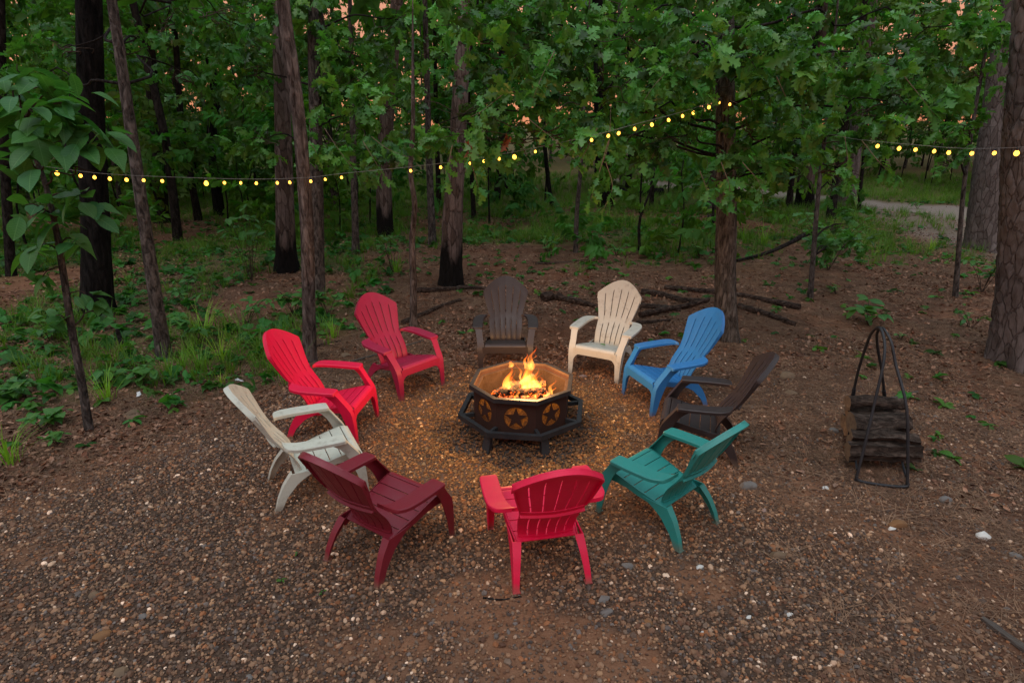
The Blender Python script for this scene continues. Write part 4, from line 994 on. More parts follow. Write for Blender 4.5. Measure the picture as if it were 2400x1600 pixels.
# hanging oak twigs whose leaves one can pick out
OAKLEAF = [mesh('oak_leaf', *leaf_geo('oak', .15, .15 + .1 * i, .15 + .12 * i), 'leaf_oak_part', None, False) for i in range(4)]
for m_ in OAKLEAF: m_.polygons.foreach_set('use_smooth', np.ones(len(m_.polygons), bool))
def twig_leaves(t, o, pts, n, r, leafs, nm='leaf', s0=.75, s1=1.15, mat='twig_pale', rad=.005):
    P = spline([Vector(p) - o for p in pts], 20); link('twig', mesh('twig', *tube(P, list(np.linspace(rad, .002, 20)), 6), mat, 60), t)
    for i in range(n):
        s = .25 + .75 * (i + 1) / n; p = P[min(19, int(s * 19))]
        link(nm, r.choice(leafs), t, p, (r.uniform(-1.5, .1), r.uniform(-.8, .8), r.uniform(-3.14, 3.14)), r.uniform(s0, s1))
rr = random.Random(21)
for (a, b, c, Y, n) in [((1432, 250), (1426, 340), (1405, 400), 1.6, 10), ((1426, 330), (1400, 420), (1380, 480), 1.6, 13), ((1420, 380), (1435, 440), (1410, 500), 1.55, 12), ((1400, 300), (1370, 360), (1340, 400), 1.6, 10),
                        ((1090, 330), (1110, 400), (1125, 455), 1.9, 12), ((1060, 340), (1050, 390), (1045, 430), 1.9, 9), ((1690, 380), (1710, 440), (1705, 490), 2.0, 14), ((1640, 400), (1655, 440), (1660, 470), 2.0, 10),
                        ((1740, 380), (1780, 430), (1790, 480), 2.0, 10), ((2020, 330), (2070, 390), (2110, 420), 1.7, 12), ((1980, 320), (1990, 390), (2000, 430), 1.7, 12), ((1240, 280), (1290, 320), (1330, 350), 1.6, 10),
                        ((1300, 120), (1270, 180), (1250, 230), 1.5, 12), ((1560, 170), (1530, 205), (1510, 235), 1.6, 12), ((1820, 180), (1850, 240), (1890, 280), 1.7, 12), ((1180, 220), (1130, 260), (1090, 280), 1.7, 12), ((1640, 90), (1600, 140), (1570, 190), 1.7, 12), ((2120, 180), (2160, 230), (2190, 270), 1.9, 12)]:
    twig_leaves(OAK, OAK_O, [plane(*a, Y), plane(*b, Y), plane(*c, Y)], n, rr, OAKLEAF, 'oak_leaf', .7, 1.1)
for (a, b, c, Y, n) in [((760, 300), (800, 360), (840, 410), 3.4, 10), ((850, 330), (880, 380), (905, 420), 3.2, 11), ((870, 320), (910, 350), (960, 370), 3.2, 10), ((720, 330), (740, 360), (700, 390), 3.6, 8)]:
    twig_leaves(BEH, BEH_O, [plane(*a, Y), plane(*b, Y), plane(*c, Y)], n, rr, OAKLEAF, 'oak_leaf', .8, 1.2)
dl = mesh('dead_leaf', *leaf_geo('oak', .16, .5, .5), 'dead_leaf', None, False)
for (px, py) in ((1098, 328), (1096, 345), (1102, 338), (1190, 325), (1198, 318), (1186, 312)):
    link('dead_leaf', dl, OAK, plane(px, py, 1.75) - OAK_O, (rr.uniform(-2, -1), rr.uniform(-.6, .6), rr.uniform(0, 6)), rr.uniform(.7, 1.0))

# --- hickory sapling with big leaves at the left
hk_b = ground(207, 1003); hk_o = Vector((hk_b[0], hk_b[1], gzf(*hk_b)))
HK = empty('hickory_sapling', hk_o, 0, 'young tree with very large drooping leaves at the left edge', 'tree', GROUP_T)
hkp = [Vector((0, 0, -.05))] + [plane(px, py, hk_b[1]) - hk_o for px, py in ((190, 890), (168, 767), (147, 630), (134, 553), (116, 470), (95, 400), (60, 330), (30, 250))]
me = trunk_geo(hkp, list(np.linspace(.040, .014, len(hkp))), 12, 60, .3, 0, .006, 31); me.materials.append(MATS['bark_grey']); link('trunk', me, HK)
BIGLEAF = [mesh('leaf', *leaf_geo('oval' if i % 2 else 'broad', .255, .12 + .08 * i, .15 + .1 * i), 'leaf_big', None, False) for i in range(4)]
for m_ in BIGLEAF: m_.polygons.foreach_set('use_smooth', np.ones(len(m_.polygons), bool))
def big_spray(px, py, Y, n, spread, s0=.7, s1=1.15, rd=None):
    c = plane(px, py, Y); st = min([hk_o + hkp[k].lerp(hkp[k + 1], f) for k in range(len(hkp) - 1) for f in (0, .5)], key=lambda q: (q - c).length + abs(q.z - c.z + .1))
    branch(HK, hk_o, st, c, .009, .004, .05, 'twig', .08, 'branch', px)
    for i in range(n):
        a = rr.uniform(-3.14, 3.14); off = Vector((rr.uniform(-1, 1), rr.uniform(-.6, .6), rr.uniform(-.5, .5))) * spread
        pp = c + off; dd = (pp.y - CAM[1]) * CP - (pp.z - CAM[2]) * SP; qx = 1200 + FPX * pp.x / dd; qy = 800 + FPX * (-(pp.y - CAM[1]) * SP - (pp.z - CAM[2]) * CP) / dd
        if 100 < qx < 330 and 350 < qy < 440: continue      # kept clear of the light string
        link('leaf', rr.choice(BIGLEAF), HK, c + off - hk_o, (rr.uniform(-.75, .12), rr.uniform(-.5, .5), a), rr.uniform(s0, s1))
for a in [(60, 190, .35, 11, .24), (130, 210, .25, 11, .24), (200, 290, .2, 8, .2), (90, 290, .1, 9, .24), (30, 260, .1, 8, .22), (110, 260, .0, 9, .22), (180, 250, .2, 8, .18), (60, 320, -.1, 9, .22), (150, 320, .1, 8, .2), (215, 330, .2, 6, .15), (40, 150, .4, 6, .2), (120, 370, .0, 6, .2),
          (30, 380, -.2, 6, .2), (220, 400, .2, 4, .12), (170, 470, .3, 8, .16), (100, 500, .3, 7, .18), (60, 480, .3, 6, .2), (220, 490, .4, 5, .12), (90, 580, .35, 6, .16), (180, 560, .4, 5, .12), (250, 720, .5, 8, .13, .55, .85), (130, 740, .4, 7, .14, .55, .85), (200, 690, .45, 6, .12, .5, .8), (100, 650, .4, 5, .13, .55, .85)]:
    big_spray(*a)

# --- far trees and the mass of leaves behind them
def far_tree(x, y, h, r, label, mat, blobs, seed, group, name='forest_tree'):
    o = Vector((x, y, gzf(x, y))); t = empty(name, o, 0, label, 'tree', group); q = random.Random(seed)
    P = [Vector((0, 0, -.1))] + [Vector((q.uniform(-.2, .2) * i * .5, q.uniform(-.2, .2) * i * .5, h * i / 4)) for i in range(1, 5)]
    me = trunk_geo(P, list(np.linspace(r, r * .35, 5)), 8, 16, .3, 0, 0, seed); me.materials.append(MATS[mat]); link('trunk', me, t)
    pts = [blob_pts((x + q.uniform(-1.4, 1.4), y + q.uniform(-1.4, 1.4), z), (q.uniform(1.0, 1.9), q.uniform(1.0, 1.9), q.uniform(.6, 1.1)), n) for z, n in blobs]
    if pts:
        crown(t, o, np.concatenate(pts), 'far', 1.2, 2.1, (q.uniform(.55, 1.1), q.uniform(.65, 1.05), q.uniform(.6, 1)), .35, .35)
    return t
ORD = 'first second third fourth fifth sixth seventh eighth ninth tenth eleventh twelfth thirteenth fourteenth fifteenth sixteenth seventeenth eighteenth nineteenth twentieth'.split()
def nth(i):
    if i < 20: return ORD[i]
    t = ('twenty', 'thirty', 'forty', 'fifty', 'sixty', 'seventy', 'eighty')[(i + 1) // 10 - 2]; u = (i + 1) % 10
    return t + '-' + ORD[u - 1] if u else t[:-1] + 'ieth'
def pxcol(x, y): return 1200 + FPX * x / ((y - CAM[1]) * CP)
q = random.Random(5); spots = []
while len(spots) < 56:
    y = q.uniform(14, 44); x = q.uniform(-.86, .86) * (y + 5.2) * 1.02
    if float(road_mask(np.array([x]), np.array([y]))[0]) < .1 and all((x - a) ** 2 + (y - b) ** 2 > 3 for a, b in spots): spots.append((x, y))
spots.sort(key=lambda p: pxcol(*p))
for i, (x, y) in enumerate(spots):
    lo = q.uniform(2.0, 3.8); bl = [(lo + j * 1.3 + q.uniform(-.3, .3), q.randint(34, 56)) for j in range(6)]
    far_tree(x, y, q.uniform(8, 12), q.uniform(.05, .17), '%s tree in the back of the woods, %s from the left there' % (('dark', 'grey')[i % 2], nth(i)), ('bark_dark', 'bark_grey')[i % 2], bl, 400 + i, 'trees deep in the woods')
q = random.Random(15); spots = []
while len(spots) < 78:
    if len(spots) < 46: y = q.uniform(8.5, 24); x = q.uniform(-.84, .40) * (y + 5.2)
    else: y = q.uniform(25, 36); x = q.uniform(.15, .90) * (y + 5.2)
    if float(road_mask(np.array([x]), np.array([y]))[0]) < .1: spots.append((x, y))
spots.sort(key=lambda p: pxcol(*p))
for i, (x, y) in enumerate(spots):
    f = 1.0 if y < 23 else 1.7
    bl = [(q.uniform(.6, 1.2) * f, 22), (q.uniform(1.6, 2.4) * f, 28), (q.uniform(2.6, 3.4) * f, 28)]
    far_tree(x, y, q.uniform(2.8, 4.5) * f, q.uniform(.018, .04), 'small leafy understory tree, %s of them from the left' % nth(i), 'bark_dark', bl, 500 + i, 'understory saplings', 'understory_sapling')
def far_mass():
    n = 6000; y = RNG.uniform(34, 62, n); x = RNG.uniform(-.95, .95, n) * (y + 6); z = RNG.uniform(.2, 1, n) ** .8 * 15
    px = 1200 + FPX * x / (y + 5.2); gap = fbm(px / 130, z / 1.6, 71, 3)
    side = np.maximum(sstep(1900, 2150, px), sstep(260, 60, px)); hi = sstep(6.0, 10.5, z)
    keep = gap > .16 + .13 * hi + .24 * side * hi
    p = np.stack([x, y, z], 1)[keep]; m = len(p)
    scatter('far_foliage', 'farbig', p, rnd_rot(m, 1.2), RNG.uniform(1.3, 2.6, m), leaf_tint(m, (.8, .85, .7), .4, .4))['label'] = 'mass of far leaves closing the view behind the trunks'
far_mass()

# ------------------------------------------------------------------ string lights
def bulb_mesh():
    V = []; secs = []
    for z, r_ in ((-.006, .009), (-.014, .015), (-.026, .022), (-.038, .0235), (-.05, .019), (-.058, .010), (-.061, .002)):
        secs.append([Vector((r_ * math.cos(2 * math.pi * k / 10), r_ * math.sin(2 * math.pi * k / 10), z)) for k in range(10)])
    return mesh('globe', *loft(secs), 'bulb_glow', 80)
BULB = bulb_mesh(); SOCK = mesh('socket', *tube([Vector((0, 0, .022)), Vector((0, 0, .008)), Vector((0, 0, -.008))], [.006, .010, .010], 8), 'socket', 50)
def string_lights(label, anchors, bulbs, sag=.04):
    """anchors: world points the wire runs through; bulbs: (px,py) that sit along it"""
    P = spline(anchors, 120); o = P[0].copy(); t = empty('string_lights', o, 0, label, 'string lights', 'string lights hung between the trees')
    link('wire', mesh('wire', *tube([p - o for p in P], .0019, 6), 'wire', 80), t)
    for px, py, s in bulbs:
        best = min(P, key=lambda p: abs(1200 + FPX * p.x / ((p.y - CAM[1]) * CP - (p.z - CAM[2]) * SP) - px))
        b = link('bulb', SOCK, t, best - o + Vector((0, 0, -.022)), (rr.uniform(-.3, .3), rr.uniform(-.3, .3), 0), s * .72); link('globe', BULB, b)
W1 = [((60, 385), .75), ((125, 393), .8), ((255, 408), 1.1), ((430, 416), 1.6), ((600, 420), 2.0), ((722, 416), 2.22), ((800, 407), 2.25), ((953, 392), 2.3), ((1101, 374), 2.35), ((1247, 348), 1.9), ((1387, 318), 1.45), ((1494, 290), 1.45), ((1600, 262), 1.8), ((1660, 242), 2.4), ((1690, 230), 2.93)]
string_lights('long string of warm bulbs from the left sapling across the snag to the oak', [plane(*p, Y) for p, Y in W1],
    [(128, 0, 1.1), (182, 0, .9), (218, 0, .9), (260, 0, .95), (302, 0, 1.0), (345, 0, .9), (384, 0, .95), (487, 0, 1.35), (526, 0, .95), (569, 0, .85), (604, 0, .95), (646, 0, .95), (683, 0, .95), (723, 0, .95), (762, 0, .85), (795, 0, .9), (953, 0, .95), (1024, 0, .95), (1101, 0, .95), (1137, 0, .9), (1174, 0, .95), (1210, 0, 1.35), (1247, 0, .8), (1387, 0, .9), (1426, 0, .95), (1456, 0, 1.0), (1494, 0, .9), (1531, 0, 1.0), (1565, 0, .95), (1600, 0, .9), (1624, 0, 1.0), (1662, 0, 1.1), (1686, 0, 1.0)])
W2 = [((1712, 236), 2.95), ((1850, 290), 2.4), ((1980, 322), 2.0), ((2061, 332), 1.7), ((2148, 340), 1.55), ((2260, 348), 1.45), ((2380, 346), 1.5), ((2440, 340), 1.7)]
string_lights('short string of warm bulbs between the oak leaves and the great pine', [plane(*p, Y) for p, Y in W2],
    [(1712, 0, .9), (2061, 0, 1.05), (2112, 0, 1.1), (2148, 0, 1.05), (2194, 0, 1.0), (2228, 0, 1.1), (2284, 0, 1.1), (2336, 0, 1.1), (2386, 0, 1.5)])

# ------------------------------------------------------------------ fallen poles, sticks, the far log, a plank
def pole(name, label, pts, wa, wb, mat='bark_log', cat='branch', group='fallen wood on the ground', n=10, lift=0.0, knots=.12, seed=0):
    r = random.Random(seed); W = []
    for p in pts:
        x, y = ground(p[0], p[1]); z = p[2] if len(p) > 2 else 0; W.append(Vector((x, y, gzf(x, y) + z)))
    ra = wa * depth(W[0].y) / FPX / 2; rb = wb * depth(W[-1].y) / FPX / 2; o = W[0].copy()
    P = spline([w - o for w in W], 18); rad = [(ra + (rb - ra) * i / 17) * (1 + r.uniform(-knots, knots)) for i in range(18)]
    P = [p + Vector((0, 0, rad[i] * .75 + lift)) for i, p in enumerate(P)]
    ob = link(name, mesh(name, *tube(P, rad, n), mat, 60), None, o); tag(ob, label, cat, group); return ob
pole('fallen_branch', 'crooked dead branch on the ground at the foot of the plated pine', [(975, 694), (1040, 684), (1090, 675), (1140, 676)], 14, 9, seed=1)
pole('fallen_branch', 'crooked dead branch between the wavy sapling and the brown chair', [(945, 760), (1000, 738), (1035, 722), (1080, 705)], 12, 7, seed=2)
pole('rotten_log', 'rotten root chunk with a stubby end behind the chairs', [(1272, 706), (1300, 702), (1350, 712), (1410, 722)], 26, 9, knots=.3, seed=3)
pole('fallen_pole', 'upper long pole lying behind the oak trunk', [(1558, 678), (1660, 694), (1760, 708), (1874, 729)], 12, 15, seed=4)
pole('fallen_pole', 'pole lying right behind the cream chair, pointing at the oak', [(1505, 686), (1560, 696), (1600, 706), (1658, 714)], 15, 12, seed=5)
pole('fallen_pole', 'short lower pole behind the cream chair armrest', [(1490, 718), (1540, 724), (1595, 727)], 15, 12, seed=6)
pole('fallen_pole', 'pole slanting up right between the cream and blue chairs', [(1500, 746), (1560, 732), (1610, 721), (1660, 713)], 15, 9, lift=.03, seed=7)
pole('fallen_pole', 'thin pole stub lowest in the pile by the cream chair', [(1492, 760), (1530, 758), (1570, 752)], 10, 7, seed=8)
pole('fallen_pole', 'pole lying right of the oak trunk with a pale broken end', [(1728, 730), (1780, 742), (1820, 752), (1862, 765)], 15, 13, seed=9)
pole('dead_bough', 'dead bough propped up against the small bush on the right', [(1726, 620, .03), (1800, 606, .10), (1866, 600, .35), (1915, 596, .62)], 6, 13, 'bark_dark', seed=10)
pole('fallen_stick', 'thin stick on the ground in the far middle', [(1255, 622), (1320, 617), (1382, 612)], 6, 4, seed=11)
pole('fallen_log', 'thick black fallen log far behind the hanging oak twig', [(1446, 462), (1480, 464), (1515, 461), (1550, 458)], 24, 18, 'bark_charred', 'log', seed=12)
pole('fallen_stick', 'long thin stick passing behind the red and raspberry chairs', [(822, 850), (900, 828), (992, 800)], 6, 5, 'wood_grey', seed=13)
pole('fallen_stick', 'dark stick beside the foot of the snag', [(735, 818), (765, 806), (800, 800)], 6, 4, seed=14)
pole('twig_on_gravel', 'small dark twig on the clay patch below the red chair', [(1132, 1401), (1175, 1405), (1222, 1398)], 5, 3, 'bark_dark', cat='twig', seed=15)
pole('twig_on_gravel', 'small twig lying between the teal chair and the firewood rack', [(1765, 1049), (1810, 1052), (1855, 1041)], 5, 3, 'bark_dark', cat='twig', seed=16)
pole('fallen_stick', 'grey lichen stick lying behind the firewood rack', [(2085, 940), (2120, 930), (2150, 922)], 9, 6, 'wood_grey', seed=17)
pole('broken_stump', 'small broken stub standing left of the slender leaning tree', [(287, 815, 0), (285, 812, .12), (283, 812, .25)], 12, 8, 'bark_dark', cat='stump', seed=18)
x0, y0 = ground(2300, 1450); x1, y1 = ground(2420, 1535)
L = math.hypot(x1 - x0, y1 - y0) + .2; V = []
secs = []
for i in range(8):
    s = i / 7; w = .028 * (1 + .25 * math.sin(i * 2.1)) * (.55 if i == 0 else 1); h = .018
    secs.append([Vector((s * L, -w, 0)), Vector((s * L, w, .002 * i % 3)), Vector((s * L, w * .8, h)), Vector((s * L, -w * .9, h + .004 * math.sin(i * 1.7)))])
o = link('weathered_plank', mesh('weathered_plank', *loft(secs), 'wood_grey', 30), None, (x0, y0, gzf(x0, y0) + .004), (0, 0, math.atan2(y1 - y0, x1 - x0))); tag(o, 'weathered broken plank at the lower right corner', 'plank')

# ------------------------------------------------------------------ stones
def stone(px, py, w, mat, label, flat=.45, seed=0):
    x, y = ground(px, py); r_ = random.Random(seed); s = w * depth(y) / FPX / 2
    bm = bmesh.new(); bmesh.ops.create_icosphere(bm, subdivisions=2, radius=1)
    dirs = [Vector((r_.uniform(-1, 1), r_.uniform(-1, 1), r_.uniform(-.3, 1))).normalized() for _ in range(9)]
    for v in bm.verts:
        for d in dirs:
            k = v.co.dot(d)
            if k > .66: v.co -= d * (k - .66)
        v.co += Vector((r_.uniform(-1, 1), r_.uniform(-1, 1), r_.uniform(-1, 1))) * .03
    for v in bm.verts: v.co = Vector((v.co.x * s * 1.25, v.co.y * s * r_.uniform(.92, .98), v.co.z * s * flat * 1.4))
    V = [v.co.copy() for v in bm.verts]; F = [tuple(v.index for v in f.verts) for f in bm.faces]; bm.free()
    o = link('stone', mesh('stone', V, F, mat, 28), None, (x, y, gzf(x, y) + s * flat * .35), (r_.uniform(-.15, .15), r_.uniform(-.15, .15), r_.uniform(-.5, .5))); tag(o, label, 'stone', 'loose stones on the ground')
ST = [(318, 982, 44, 'rock_tan', 'flat tan boulder on the dirt at the left behind the white chair'), (310, 968, 40, 'rock_tan', 'flat tan slab partly behind the left boulder'), (808, 835, 25, 'rock_tan', 'tan rounded stone behind the bright red chair'), (2307, 1256, 36, 'rock_white', 'white quartz rock at the right, the brightest stone'),
      (2103, 1232, 42, 'rock_orange', 'brown angular stone below the firewood rack'), (1821, 1303, 36, 'rock_tan', 'brown blocky stone right of the teal chair rear leg'), (1752, 1142, 42, 'rock_grey', 'flat pale slab right of the teal chair'), (2215, 1169, 32, 'rock_grey', 'grey stone right of the firewood rack foot'),
      (1934, 1144, 18, 'rock_white', 'small white stone left of the rack foot bar'), (1421, 1437, 30, 'rock_grey', 'angular grey slab right of the nearest red chair'), (1416, 1404, 27, 'rock_grey', 'blocky stone just above the angular grey slab'), (1472, 1327, 28, 'rock_grey', 'grey stone under the front of the teal chair'),
      (222, 1397, 26, 'rock_tan', 'tan stone in the left foreground gravel'), (239, 1490, 36, 'rock_orange', 'orange round stone at the lower left'), (281, 1576, 34, 'rock_tan', 'tan stone at the bottom edge, left'), (333, 1446, 22, 'rock_grey', 'bluish grey stone in the left foreground'),
      (894, 1409, 17, 'rock_orange', 'small orange stone below the maroon chair'), (586, 1588, 20, 'rock_grey', 'grey stone at the bottom edge left of centre'), (1367, 882, 19, 'rock_pink', 'pinkish stone right of the fire pit'), (1146, 1042, 19, 'rock_tan', 'tan stone under the fire pit ledge'),
      (1845, 884, 38, 'rock_tan', 'flat tan slab behind the brown chair on the right'), (1853, 922, 28, 'rock_tan', 'tilted slab just below the flat tan one'), (1790, 1198, 16, 'rock_pink', 'small pink stone in the gravel right of the teal chair'), (1955, 1010, 22, 'rock_grey', 'grey stone left of the firewood logs'),
      (2000, 1090, 20, 'rock_orange', 'orange stone left of the rack hoop'), (1158, 940, 14, 'rock_tan', 'small tan stone left beside the pit'), (2090, 1240, 20, 'rock_white', 'pale stone beside the brown angular one'), (1640, 1330, 18, 'rock_white', 'pale pebble below the teal chair'),
      (2380, 1300, 30, 'rock_grey', 'grey stone at the right edge'), (1520, 1460, 22, 'rock_orange', 'rusty stone in the lower right gravel'), (1060, 1268, 22, 'rock_tan', 'tan stone between maroon and red chairs'), (820, 1020, 18, 'rock_grey', 'grey stone under the bright red chair'), (655, 752, 12, 'rock_white', 'small pale stone left of the snag'),
      (1650, 1480, 14, 'rock_white', 'white pebble in the lower right foreground'), (1850, 1440, 16, 'rock_white', 'white pebble far right in the foreground gravel'), (1755, 1445, 13, 'rock_white', 'white pebble between two others in the foreground'), (700, 752, 22, 'rock_tan', 'tan stone left of the snag foot'), (1690, 960, 18, 'rock_tan', 'tan stone behind the blue chair leg')]
for i, a in enumerate(ST): stone(*a, .42, 600 + i)
for i, (px, py, lab) in enumerate([(562, 893, 'crumpled white paper scrap behind the white chair'), (325, 925, 'white paper scrap on the dirt at the left')]):
    x, y = ground(px, py); r_ = random.Random(i); V = [Vector((r_.uniform(-.02, .02) + a * .03, b * .02 + r_.uniform(-.01, .01), .012 + r_.uniform(0, .02))) for a in (-2, -1, 0, 1, 2) for b in (-1, 0, 1)]
    V2 = V + [v - Vector((0, 0, .0015)) for v in V]; F = []
    for a in range(4):
        for b in range(2):
            p = a * 3 + b; F += [(p, p + 1, p + 4, p + 3), (p + 15, p + 18, p + 19, p + 16)]
    o = link('paper_scrap', mesh('paper_scrap', V2, F, 'paper', 20), None, (x, y, gzf(x, y)), (0, 0, r_.uniform(0, 3))); tag(o, lab, 'litter', 'paper scraps on the ground')

# ------------------------------------------------------------------ single plants
PLEAF = {k: [mesh('leaf', *leaf_geo(k, 1.0, .1 + .12 * i, .15 + .15 * i), 'leaf_plant', None, False) for i in range(3)] for k in ('oak', 'oval', 'broad')}
for v_ in PLEAF.values():
    for m_ in v_: m_.polygons.foreach_set('use_smooth', np.ones(len(m_.polygons), bool))
def plant(px, py, label, h, spread, n, L, kind='oval', seed=0, stems=3, name='seedling', cat='plant'):
    x, y = ground(px, py); o = Vector((x, y, gzf(x, y))); r_ = random.Random(seed); t = empty(name, o, 0, label, cat, 'seedlings and weeds'); tips = []
    for s in range(stems):
        a = r_.uniform(0, 6.28); e = Vector((math.cos(a) * spread * r_.uniform(.3, 1), math.sin(a) * spread * r_.uniform(.3, 1), h * r_.uniform(.6, 1)))
        P = spline([Vector((0, 0, -.02)), e * .5 + Vector((0, 0, h * .15)), e], 8); link('stem', mesh('stem', *tube(P, list(np.linspace(.006, .003, 8)), 5), 'twig', 60), t); tips.append(P)
    for i in range(n):
        P = tips[i % stems]; p = P[r_.randint(3, 7)]; a = r_.uniform(-3.14, 3.14)
        link('leaf', r_.choice(PLEAF[kind]), t, p, (r_.uniform(-.35, .55), r_.uniform(-.4, .4), a), L * r_.uniform(.7, 1.2))
    return t
PL = [(2035, 762, 'low seedling with big leaves on the pine straw at the right', .32, .42, 26, .22, 'oval', 5), (330, 905, 'dark green leafy seedling left of the slender tree foot', .26, .22, 30, .15, 'oval', 5), (255, 900, 'leafy weed just left of the dark green seedling', .22, .22, 24, .14, 'oval', 4),
      (100, 1000, 'clump of weeds at the left edge', .2, .3, 26, .13, 'broad', 4), (135, 1035, 'bright weed clump below the hickory trunk, lower left', .16, .18, 24, .09, 'oval', 5), (60, 930, 'low weeds at the far left on leaf litter', .22, .35, 28, .13, 'broad', 5),
      (770, 745, 'leafy bush right beside the snag foot', .5, .35, 34, .16, 'broad', 6), (690, 740, 'broad leaved weed left of the snag', .45, .35, 30, .16, 'broad', 5), (580, 760, 'weed patch between slender tree and snag', .4, .4, 30, .14, 'oval', 6), (470, 800, 'leafy weed right of the slender tree foot', .35, .3, 26, .15, 'broad', 5),
      (920, 640, 'drooping oak seedling left of the wavy sapling', .9, .35, 34, .17, 'oak', 5), (970, 660, 'small weed at the right foot of the plated pine', .3, .2, 16, .12, 'oval', 3), (1285, 600, 'oak seedling in the middle distance behind the chairs', .5, .4, 26, .16, 'oak', 4), (1445, 600, 'fresh green seedling behind the cream chair', .35, .3, 24, .14, 'oak', 4),
      (1595, 535, 'low bright shrub left of the oak trunk in the distance', .5, .7, 44, .17, 'oak', 7), (1640, 605, 'weed beside the oak trunk', .3, .25, 20, .12, 'oval', 4), (1940, 640, 'small oak bush right of centre at the slim sapling', 1.25, .75, 100, .20, 'oak', 12), (1985, 600, 'low oak shoots right of the small oak bush', .5, .4, 34, .16, 'oak', 5),
      (2300, 690, 'leafy bush between the two great pines', .7, .45, 44, .17, 'oval', 6), (2275, 770, 'low green weed at the foot of the nearest great pine', .25, .25, 18, .12, 'oval', 3), (2150, 490, 'small seedling at the edge of the gravel track', .25, .3, 14, .16, 'oval', 3), (1800, 500, 'broad low shrub in front of the dark pine', .55, .7, 46, .18, 'oval', 6),
      (590, 660, 'young sapling with drooping leaves left of the burnt tree', 1.5, .6, 60, .20, 'oval', 8), (440, 720, 'fern-like weeds in the left woods', .4, .5, 30, .14, 'oval', 6), (120, 800, 'leafy undergrowth left of the charred trunk', .4, .5, 36, .16, 'broad', 6), (660, 1370, 'tiny clover sprout in the foreground gravel', .04, .02, 7, .035, 'oval', 3),
      (757, 1395, 'tiny sprout right of the clover', .03, .02, 6, .025, 'oval', 3), (695, 1300, 'tiny weed left of the maroon chair legs', .03, .02, 5, .022, 'oval', 3), (1280, 590, 'grassy green seedling in the litter, centre', .4, .25, 18, .13, 'oval', 4), (1110, 575, 'small weed right of the plated pine, further back', .25, .3, 18, .13, 'oval', 4), (1960, 690, 'pale weed near the slim sapling foot', .2, .2, 12, .1, 'oval', 3), (2110, 800, 'tiny yellowish weed behind the rack', .1, .1, 8, .07, 'oval', 3)]
for i, a in enumerate(PL): plant(*a[:7], a[7], 700 + i, a[8])
TUFT = [mesh('grass_tuft', *grass_geo(34, .42, 800 + i, .09, .0055), 'grass_part', None, False) for i in range(3)]
for i, (px, py, s, lab) in enumerate([(470, 865, .75, 'bright grass tuft nearest the red chair'), (520, 845, .8, 'arching grass tuft behind the red chair'), (430, 860, .55, 'small grass tuft right of the slender tree foot'), (480, 790, 1.1, 'tall grass clump in the left weeds'), (250, 935, .8, 'long bladed grass right of the hickory trunk'), (780, 790, .7, 'grass tuft right of the snag foot'),
                                  (930, 640, .9, 'hazy grass tuft by the oak seedling'), (1290, 585, 1.0, 'grass clump behind the chairs, centre'), (1420, 540, 1.1, 'grass clump below the hanging oak twig'), (1790, 575, 1.2, 'grass clump right of the oak trunk'), (1740, 560, 1.0, 'grass clump close to the oak trunk'), (2180, 590, .7, 'single grass tuft on the pine straw at the right'), (20, 1080, .9, 'grass tuft at the left edge of the gravel'), (520, 900, .4, 'short grass blades near the white chair')]):
    x, y = ground(px, py); o = link('grass_tuft', TUFT[i % 3], None, (x, y, gzf(x, y) - .01), (0, 0, i * 1.3), s * 1.3); tag(o, lab, 'grass', 'grass tufts')

